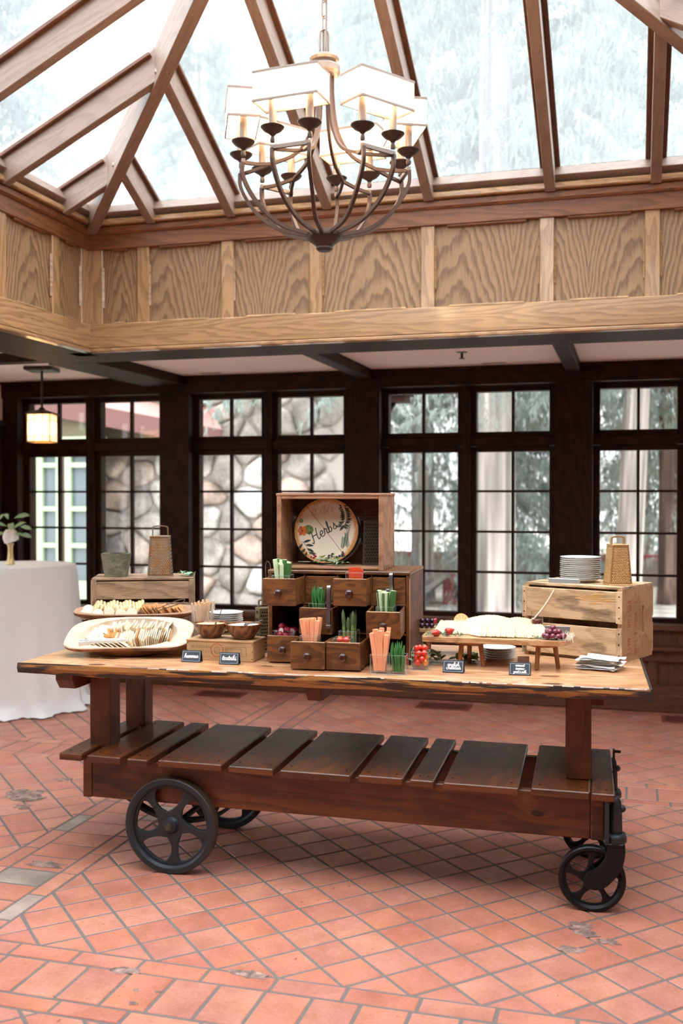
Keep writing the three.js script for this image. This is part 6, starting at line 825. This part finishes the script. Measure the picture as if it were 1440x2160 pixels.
  // jam glass with wooden spoon
  const j = thing('jam_jar', 'small glass of dark red jam behind the cheese board', 'jar', null, mul(BD, T(0.172, BY, -0.072))); part('jar_glass', toCreasedNormals(lathe([[0, 0], [0.023, 0], [0.025, 0.004], [0.025, 0.1], [0.0237, 0.1], [0.0237, 0.008], [0, 0.006]], 32), 0.5), M.cup, j); part('jam', lathe([[0, 0.008], [0.0233, 0.008], [0.0233, 0.064], [0, 0.066]], 28), phy({ color: '#571218', roughness: 0.2, clearcoat: 0.5 }), j);
  const sp = thing('wooden_spoon', 'pale wooden spoon leaning in the red jam', 'spoon', null, mul(BD, T(0.17, BY + 0.068, -0.072, 0, 0, R(-30)))); part('handle', tube([V(-0.01, -0.01, 0), V(0, 0.05, 0), V(0.002, 0.145, 0)], 0.0045, 10, 8), MT('#d7c4ab'), sp); part('spoon_head', new THREE.SphereGeometry(0.012, 14, 10).scale(0.8, 1.2, 0.4).translate(-0.011, -0.018, 0), MT('#cdb799'), sp);
}
// fruit board behind the cabinet's right side
{
  const F = onCart(0.4, 0, -0.36, R(4)); const s = bd(-0.13, 0.1, 0.975, 0.993, -0.07, 0.07, { c: 0.004, L: 0.7, W: 0.4 }); const c = thing('fruit_board', 'second wooden board of fruit half hidden behind the drawer cabinet', 'board', null, F); part('board', s, M.board, c); for (const x of [-0.09, 0.06]) for (const z of [-0.045, 0.045]) part('leg', place(new THREE.CylinderGeometry(0.01, 0.008, 0.975 - TH, 14), x, (0.975 + TH) / 2, z), M.stool, c);
  const o = thing('orange_half', 'halved orange with its cut face showing on the fruit board', 'orange', null, mul(F, T(0.06, 1.02, 0.0, R(20), R(72)))), t = canvasTex(256, 256, (q) => { q.fillStyle = '#f0a24a'; q.fillRect(0, 0, 256, 256); q.fillStyle = '#fae3c4'; q.beginPath(); q.arc(128, 128, 116, 0, 7); q.fill(); for (let i = 0; i < 10; i++) { q.save(); q.translate(128, 128); q.rotate(i * 0.628); q.fillStyle = '#f5b878'; q.beginPath(); q.moveTo(10, 0); q.lineTo(106, -29); q.quadraticCurveTo(114, 0, 106, 29); q.closePath(); q.fill(); q.restore(); } });
  part('peel', new THREE.SphereGeometry(0.037, 28, 14, 0, PI * 2, PI / 2, PI / 2), phy({ color: '#e48a2c', roughness: 0.4 }), o); part('cut_face', new THREE.CircleGeometry(0.037, 36).rotateX(-PI / 2), std({ map: t, roughness: 0.4 }), o);
  const r = rng(121), red = MT('#b32a34', { roughness: 0.3 }), sg = lathe([[0, 0.036], [0.004, 0.034], [0.013, 0.019], [0.0175, 0.006], [0.013, -0.003], [0, -0.004]], 18);
  const fs = thing('strawberry', 'large red strawberry on the fruit board against the drawer cabinet', 'strawberry', null, mul(F, T(-0.075, 1.012, 0.04, 0.3, R(30), R(-40)))); part('fruit', sg, red, fs);
  const g = new THREE.SphereGeometry(0.0118, 16, 12), bm = phy({ color: '#3d4a66', roughness: 0.5 }), pm = phy({ color: '#37182c', roughness: 0.3, clearcoat: 0.3 });
  for (let i = 0; i < 7; i++) solo('blueberry', new THREE.SphereGeometry(0.0075, 12, 9), bm, 'blueberry beside the orange half on the fruit board', 'blueberry', 'blueberries', mul(F, T(0.075 + 0.016 * (i % 4) - (i > 3 ? 0.03 : 0), 1.0008, 0.045 - 0.018 * Math.floor(i / 4))));
  for (let i = 0; i < 6; i++) solo('dark_grape', g, pm, 'dark grape on the fruit board against the drawer cabinet', 'grape', 'dark grapes', mul(F, T(-0.115 + 0.022 * (i % 3), 1.005 + (i > 2 ? 0.02 : 0), 0.062 - (i > 2 ? 0.012 : 0))));
  solo('herb_bunch', Array.from({ length: 40 }, (_, i) => place(leafGeo(0.016, 0.007, 0.2, i), mix(-0.06, 0.06, r()), 0.995 + 0.015 * r(), mix(0.03, 0.068, r()), r() - 0.5, r() * 6, r() - 0.5)), MT('#8a9a8a', { side: THREE.DoubleSide }), 'pale herb leaves along the front of the fruit board', 'herbs', null, F).userData.kind = 'stuff';
}
// paper napkins
M.napkin = MT('#f7f7f4', { roughness: 0.95, side: THREE.DoubleSide });
{
  const r = rng(131), mk = (k) => { const g = new THREE.PlaneGeometry(0.165, 0.12, 16, 10).rotateX(-PI / 2), p = g.attributes.position; for (let i = 0; i < p.count; i++) { const x = p.getX(i), z = p.getZ(i); p.setY(i, 0.0035 * Math.sin(x * 30 + k) * (0.3 + Math.abs(z) * 6) + 0.004 * smooth(0.05, 0.085, Math.abs(x)) * Math.sin(z * 60 + k * 2)); p.setX(i, x + 0.004 * Math.sin(z * 70 + k) * (Math.abs(x) > 0.08 ? 1 : 0)); p.setZ(i, z + 0.003 * Math.sin(x * 90 + k) * (Math.abs(z) > 0.059 ? 1 : 0)); } g.computeVertexNormals(); return g; }, ks = [mk(0), mk(1.7), mk(3.1)];
  for (let i = 0; i < 9; i++) solo('paper_napkin', ks[i % 3], M.napkin, 'white paper napkin in the loose stack before the pale crate', 'napkin', 'paper napkins', onCart(1.075 + 0.03 * (r() - 0.5), TH + 0.007 + 0.0052 * i, -0.1 + 0.03 * (r() - 0.5), R(-12) + 0.35 * (r() - 0.5), 0, 0.03 * (r() - 0.5)));
  solo('folded_card', [place(board(0.05, 0.03, 0.001, { c: 0.0003 }), 0, 0.015, 0, R(-14)), place(board(0.05, 0.03, 0.001, { c: 0.0003 }), 0, 0.015, -0.008, R(14))], MT('#f2f1ec'), 'plain white folded card half hidden behind the cheese board', 'card', null, onCart(0.75, TH, -0.16, R(8)));
}

// ---------------------------------------------------------------- chandelier under the crown of the skylight
M.bronze = std({ color: '#4d3b33', metalness: 0.6, roughness: 0.45 }); M.bronzeDark = std({ color: '#43362f', metalness: 0.6, roughness: 0.42 }); M.pewter = std({ color: '#7d6f66', metalness: 0.6, roughness: 0.42 });
M.shade = phy({ color: '#fff4e6', transmission: 0.5, thickness: 0, roughness: 1, emissive: '#ffe6c8', emissiveIntensity: 0.22 });
M.bulb = std({ color: '#ffffff', emissive: '#ffd9a8', emissiveIntensity: 2.5 });
{
  const CX = -1.085, CZ = -3.6, c = thing('chandelier', 'large bronze chandelier with six white box shades on curved arms, hanging under the skylight', 'chandelier', null, T(CX, 0, CZ));
  // hub, finial, chain
  part('top_cap', toCreasedNormals(lathe([[0, 3.205], [0.03, 3.205], [0.05, 3.198], [0.054, 3.19], [0.05, 3.181], [0.038, 3.178], [0.036, 3.168], [0.055, 3.165], [0.058, 3.16], [0.058, 3.14], [0.055, 3.136], [0.048, 3.13], [0, 3.128]], 40), 0.5), M.pewter, c);
  part('bottom_bowl', toCreasedNormals(lathe([[0, 2.562], [0.064, 2.56], [0.066, 2.553], [0.066, 2.54], [0.06, 2.53], [0.04, 2.516], [0.034, 2.512], [0.03, 2.505], [0.031, 2.498], [0.022, 2.49], [0, 2.488]], 40), 0.5), M.bronzeDark, c);
  const loop = (y, ry, w, h, rr) => { const p = []; for (let i = 0; i < 20; i++) { const a = i / 20 * PI * 2, s = Math.sign(Math.sin(a)); p.push(V(w * Math.cos(a), (h - w) * s + w * Math.sin(a), 0)); } return tube(p, rr, 40, 6, true).rotateY(ry).translate(0, y, 0); };
  part('hanging_loop', loop(3.245, 0.6, 0.016, 0.052, 0.0042), M.pewter, c); part('hanging_loop', loop(3.245, 0.6 + PI / 2, 0.012, 0.045, 0.0035), M.pewter, c);
  for (let i = 0; i < 18; i++) part('chain_link', loop(3.315 + i * 0.058, i % 2 ? 0.9 : 0.9 + PI / 2, 0.009, 0.034, 0.0028), M.pewter, c);
  part('cord', tube([V(0.008, 3.2, 0), V(0.012, 3.5, 0.004), V(0.008, 3.8, -0.004), V(0, 4.36, 0)], 0.0022, 40, 6), M.pewter, c);
  const sq = (pts, w, n = 30) => strip(pts, w, w, V(0, 0, 0).crossVectors(pts[pts.length - 1].clone().sub(pts[0]), V(0, 1, 0)).normalize(), n);
  const R0 = 0.30, CYb = 2.79;
  for (let k = 0; k < 6; k++) {
    const az = R(16.7 - 22 + 60 * k), u = V(Math.sin(az), 0, Math.cos(az)), t = V(Math.cos(az), 0, -Math.sin(az)), at = (r, s, y) => V(u.x * r + t.x * s, y, u.z * r + t.z * s);
    const S = 0.069, fork = at(0.19, 0, 2.80);
    const arm = part('upper_arm', [sq([at(0.03, 0, 3.14), at(0.032, 0, 3.05), at(0.05, 0, 2.93), at(0.1, 0, 2.845), fork], 0.011), sq([fork.clone(), at(0.25, S * 0.5, 2.785), at(R0, S, CYb - 0.012)], 0.011, 14), sq([fork.clone(), at(0.25, -S * 0.5, 2.785), at(R0, -S, CYb - 0.012)], 0.011, 14)], M.bronze, c);
    for (const s of [-S, S]) part('lower_arm', sq([at(R0 + 0.004, s, CYb - 0.01), at(R0 + 0.002, s * 0.97, 2.73), at(R0 - 0.05, s * 0.82, 2.64), at(0.17, s * 0.5, 2.575), at(0.06, s * 0.2, 2.548)], 0.0125), M.bronze, c);
    part('crossbar', sq([at(R0, -S - 0.006, CYb - 0.006), at(R0, S + 0.006, CYb - 0.006)], 0.0135, 4), M.pewter, c);
    for (const s of [-S, S]) {
      const p = at(R0, s, 0), e = part('candle', new THREE.CylinderGeometry(0.0135, 0.0135, 0.1, 20).translate(p.x, 2.905, p.z), M.pewter, c);
      part('drip_pan', toCreasedNormals(lathe([[0, 2.80], [0.008, 2.80], [0.009, 2.81], [0.006, 2.82], [0.012, 2.828], [0.03, 2.838], [0.041, 2.85], [0.0415, 2.853], [0.036, 2.852], [0.015, 2.856], [0, 2.857]], 28).translate(p.x, 0, p.z), 0.5), M.bronzeDark, e);
      part('bulb', new THREE.SphereGeometry(0.014, 14, 10).scale(1, 1.7, 1).translate(p.x, 2.985, p.z), M.bulb, e);
    }
    const sh = new THREE.Group(); sh.name = 'shade'; c.add(sh); setM(sh, T(u.x * R0, 2.925, u.z * R0, az));
    const w = 0.118, d = 0.056, h = 0.1;
    for (const [x0, x1, z0, z1] of [[-w, w, d - 0.0015, d], [-w, w, -d, -d + 0.0015], [-w, -w + 0.0015, -d, d], [w - 0.0015, w, -d, d]]) part('fabric_side', place(new THREE.PlaneGeometry(Math.max(x1 - x0, z1 - z0), h), (x0 + x1) / 2, h / 2, (z0 + z1) / 2, 0, x1 - x0 > z1 - z0 ? 0 : PI / 2), M.shade, sh);
    for (const y of [-0.002, h - 0.005]) part('trim_frame', [bd(-w - 0.002, w + 0.002, y, y + 0.009, d - 0.002, d + 0.002, { c: 0.0008 }), bd(-w - 0.002, w + 0.002, y, y + 0.009, -d - 0.002, -d + 0.002, { c: 0.0008 }), bd(-w - 0.002, -w + 0.002, y, y + 0.009, -d, d, { c: 0.0008 }), bd(w - 0.002, w + 0.002, y, y + 0.009, -d, d, { c: 0.0008 })], M.pewter, sh);
    part('wire_spider', [bd(-w, w, 0.03, 0.032, -0.001, 0.001, { c: 0.0004 }), bd(-0.001, 0.001, 0.03, 0.032, -d, d, { c: 0.0004 })], M.bronzeDark, sh);
    { const L = new THREE.PointLight('#ffd9a8', 0.26, 0, 2); L.position.copy(at(R0, 0, 2.985)); L.castShadow = true; L.shadow.radius = 2; c.add(L); }
  }
}
// ---------------------------------------------------------------- pendant lantern by the left end of the window wall
{
  const c = thing('pendant_lantern', 'square glowing art-glass lantern on a rod hanging before the left windows', 'lamp', null, T(-4.37, 0, -6.95, R(14)));
  part('ceiling_plate', bd(-0.11, 0.11, 2.55, 2.58, -0.11, 0.11, { c: 0.012 }), M.bronzeDark, c); part('rod', new THREE.CylinderGeometry(0.009, 0.009, 0.33, 12).translate(0, 2.4, 0), M.bronzeDark, c);
  part('roof_cap', lathe([[0, 2.275], [0.02, 2.27], [0.03, 2.255], [0.15, 2.225], [0.15, 2.215], [0, 2.215]], 4).rotateY(PI / 4), M.bronzeDark, c);
  M.gilt = std({ color: '#8a6a3c', metalness: 0.3, roughness: 0.6 }); const w = 0.088, m = phy({ color: '#fff0d8', transmission: 0.5, thickness: 0, roughness: 1, emissive: '#ffd79c', emissiveIntensity: 0.16 });
  for (let k = 0; k < 4; k++) { const g = part('glass_side', place(new THREE.PlaneGeometry(2 * w, 0.21), 0, 2.105, w), m, c); g.rotation.y = k * PI / 2; const f = part('frame_bar', [bd(-w - 0.004, -w + 0.004, 2.0, 2.215, w - 0.004, w + 0.004), bd(-w, w, 2.0, 2.009, w - 0.003, w + 0.004), bd(-w, w, 2.165, 2.17, w, w + 0.003), bd(-w, w, 2.04, 2.045, w, w + 0.003), bd(0.03, 0.035, 2.0, 2.215, w, w + 0.003), bd(-0.035, -0.03, 2.0, 2.215, w, w + 0.003)], M.gilt, c); f.rotation.y = k * PI / 2; }
  part('bulb', new THREE.SphereGeometry(0.03, 16, 12).translate(0, 2.11, 0), M.bulb, c);
  const L = new THREE.PointLight('#ffcf94', 0.22, 0, 2); L.position.set(0, 2.11, 0); L.castShadow = true; L.shadow.radius = 1.2; c.add(L);
}
// ---------------------------------------------------------------- tall round table with a floor-length cloth, bud vase
{
  const HT = 1.068, m = T(-4.5, 0, -6.76), t = thing('cocktail_table', 'tall round cocktail table wholly covered by a floor-length white cloth', 'table', null, m); part('tabletop', new THREE.CylinderGeometry(0.45, 0.45, 0.03, 48).translate(0, HT - 0.018, 0), M.worn, t); part('pedestal', new THREE.CylinderGeometry(0.04, 0.05, HT - 0.05, 20).translate(0, HT / 2, 0), M.iron, t); part('foot_plate', new THREE.CylinderGeometry(0.25, 0.26, 0.02, 32).translate(0, 0.012, 0), M.iron, t);
  const n = 160, pos = [], idx = [], K = 40; for (let k = 0; k <= K; k++) for (let i = 0; i <= n; i++) { const a = i / n * PI * 2; let y, r; if (k < 8) { r = 0.455 * k / 8; y = HT + 0.001; } else { const f = (k - 8) / (K - 8), fold = (0.5 * Math.sin(a * 9 + 1) + 0.3 * Math.sin(a * 17 + 2) + 0.25 * Math.sin(a * 5)) * Math.pow(f, 1.2); r = 0.455 + 0.012 * Math.sin(Math.min(1, f * 8) * PI / 2) + 0.075 * f + 0.04 * fold + (f > 0.93 ? 0.05 * (f - 0.93) / 0.07 * (1 + 0.8 * Math.sin(a * 13)) : 0); y = Math.max(0.004 + 0.008 * Math.abs(Math.sin(a * 23)) * (f > 0.96 ? 1 : 0), HT - 0.006 * Math.min(1, f * 12) - f * (HT - 0.01)); } pos.push(r * Math.cos(a), y, r * Math.sin(a)); }
  for (let k = 0; k < K; k++) for (let i = 0; i < n; i++) { const p = k * (n + 1) + i; idx.push(p, p + 1, p + n + 1, p + 1, p + n + 2, p + n + 1); }
  const g = new THREE.BufferGeometry(); g.setAttribute('position', new THREE.Float32BufferAttribute(pos, 3)); g.setIndex(idx); g.computeVertexNormals(); g.setAttribute('uv', new THREE.Float32BufferAttribute(new Float32Array(pos.length / 3 * 2), 2));
  solo('tablecloth', g, phy({ color: '#fafcfc', roughness: 0.95, sheen: 0.3, side: THREE.DoubleSide }), 'long white cloth draped over the tall round table, hem on the tiles', 'tablecloth', null, m);
  const v = thing('bud_vase', 'slim gold vase with one white rose on the white round table', 'vase', null, T(-4.515, HT + 0.001, -6.74)), gold = std({ color: '#d9c08a', metalness: 0.6, roughness: 0.35, bumpMap: tex(64, 64, (u, v, o) => { o[0] = o[1] = o[2] = 255 * pn(u * 16, v * 16, 16, 16, 3); }, false), bumpScale: 0.004 });
  part('vase_body', toCreasedNormals(lathe([[0, 0], [0.03, 0], [0.034, 0.006], [0.022, 0.05], [0.018, 0.1], [0.02, 0.14], [0.026, 0.16], [0.024, 0.16], [0.016, 0.12], [0, 0.1]], 28), 0.6), gold, v);
  const fl = thing('white_rose', 'open white rose with dark green leaves standing in the gold vase', 'flower', null, T(-4.515, HT + 0.16, -6.74)), wm = MT('#faf4ee', { roughness: 0.8, side: THREE.DoubleSide }); part('stem', new THREE.CylinderGeometry(0.003, 0.003, 0.1, 8).translate(0, -0.02, 0), M.basil, fl);
  for (let i = 0; i < 22; i++) { const a = i * 2.4, f = i / 22, p = new THREE.SphereGeometry(0.045, 10, 8, 0, 2.0, 0.5, 1.4); const o = part('petal', p.scale(1, 1.1, 1), wm, fl); o.position.set(0.03 * f * Math.cos(a), 0.055 - 0.01 * f, 0.03 * f * Math.sin(a)); o.rotation.set(0.4 * f * Math.sin(a), a, 0.5 * f * Math.cos(a)); o.scale.setScalar(0.7 + 0.9 * f); }
  for (let i = 0; i < 9; i++) { const a = i * 0.7 + 0.3, o = part('leaf', leafGeo(0.12, 0.05, 0.1, i), M.basil, fl); o.position.set(0.09 * Math.cos(a), 0.06 + 0.07 * (i % 3), 0.07 * Math.sin(a)); o.rotation.set(0.5, -a + PI / 2, 0.3 * (i % 3 - 1)); }
  for (const [x, y, z] of [[-0.16, 0.02, 0.02], [-0.2, 0.06, 0.0], [-0.12, 0.1, 0.03], [0.14, 0.06, 0.0], [0.15, 0.12, 0.02]]) { const o = part('leaf', leafGeo(0.11, 0.035, 0.1, 3), M.basil, fl); o.position.set(x, y, z); o.rotation.set(0.8, x * 9, 0.2); }
}
// ---------------------------------------------------------------- small fittings
{
  const v0 = thing('floor_grille', 'red-brown floor grille by the window wall, second from the right', 'vent', 'floor grilles', T(-1.345, 0.0015, -7.58)), rd = std({ color: '#7c3a2c', roughness: 0.5 }); part('frame', [bd(-0.2, 0.2, 0, 0.004, -0.115, -0.085), bd(-0.2, 0.2, 0, 0.004, 0.085, 0.115), bd(-0.2, -0.17, 0, 0.004, -0.085, 0.085), bd(0.17, 0.2, 0, 0.004, -0.085, 0.085)], rd, v0); part('pit', bd(-0.17, 0.17, -0.0005, 0.0008, -0.085, 0.085), std({ color: '#2a1410', roughness: 0.8 }), v0); for (let i = 0; i < 12; i++) part('louvre', bd(-0.17, 0.17, 0.0008, 0.003, -0.078 + i * 0.0138, -0.072 + i * 0.0138), std({ color: '#5b2a20', roughness: 0.5 }), v0);
  dup(v0, T(-3.15, 0.0015, -7.56), 'red-brown floor grille by the window wall, left one behind the cart'); dup(v0, T(0.42, 0.0015, -7.58), 'red-brown floor grille by the window wall, at the right edge');
  const s = thing('fire_sprinkler', 'small dull sprinkler head on the pale ceiling panel', 'sprinkler', null, T(-1.12, 2.58, -7.0)); part('escutcheon', lathe([[0, -0.004], [0.035, -0.004], [0.04, 0], [0, 0]], 24), M.pewter, s); part('nozzle', lathe([[0, -0.045], [0.022, -0.045], [0.022, -0.042], [0.008, -0.036], [0.01, -0.01], [0, -0.004]], 16), M.bronze, s);
  for (const [x, i] of [[-0.98, 0], [-3.25, 1]]) { const a = thing('ceiling_slot', i ? 'thin air slot in the ceiling panel near the left windows' : 'thin air slot in the ceiling panel behind the sprinkler', 'vent', null, T(x, 2.5785, -7.62)); part('plate', bd(-0.09, 0.09, -0.003, 0.001, -0.03, 0.03), MT('#b9aea4'), a); part('slot', bd(-0.08, 0.08, -0.0042, -0.002, -0.008, 0.008), HOLE, a); }
}

renderer.render(scene, camera);
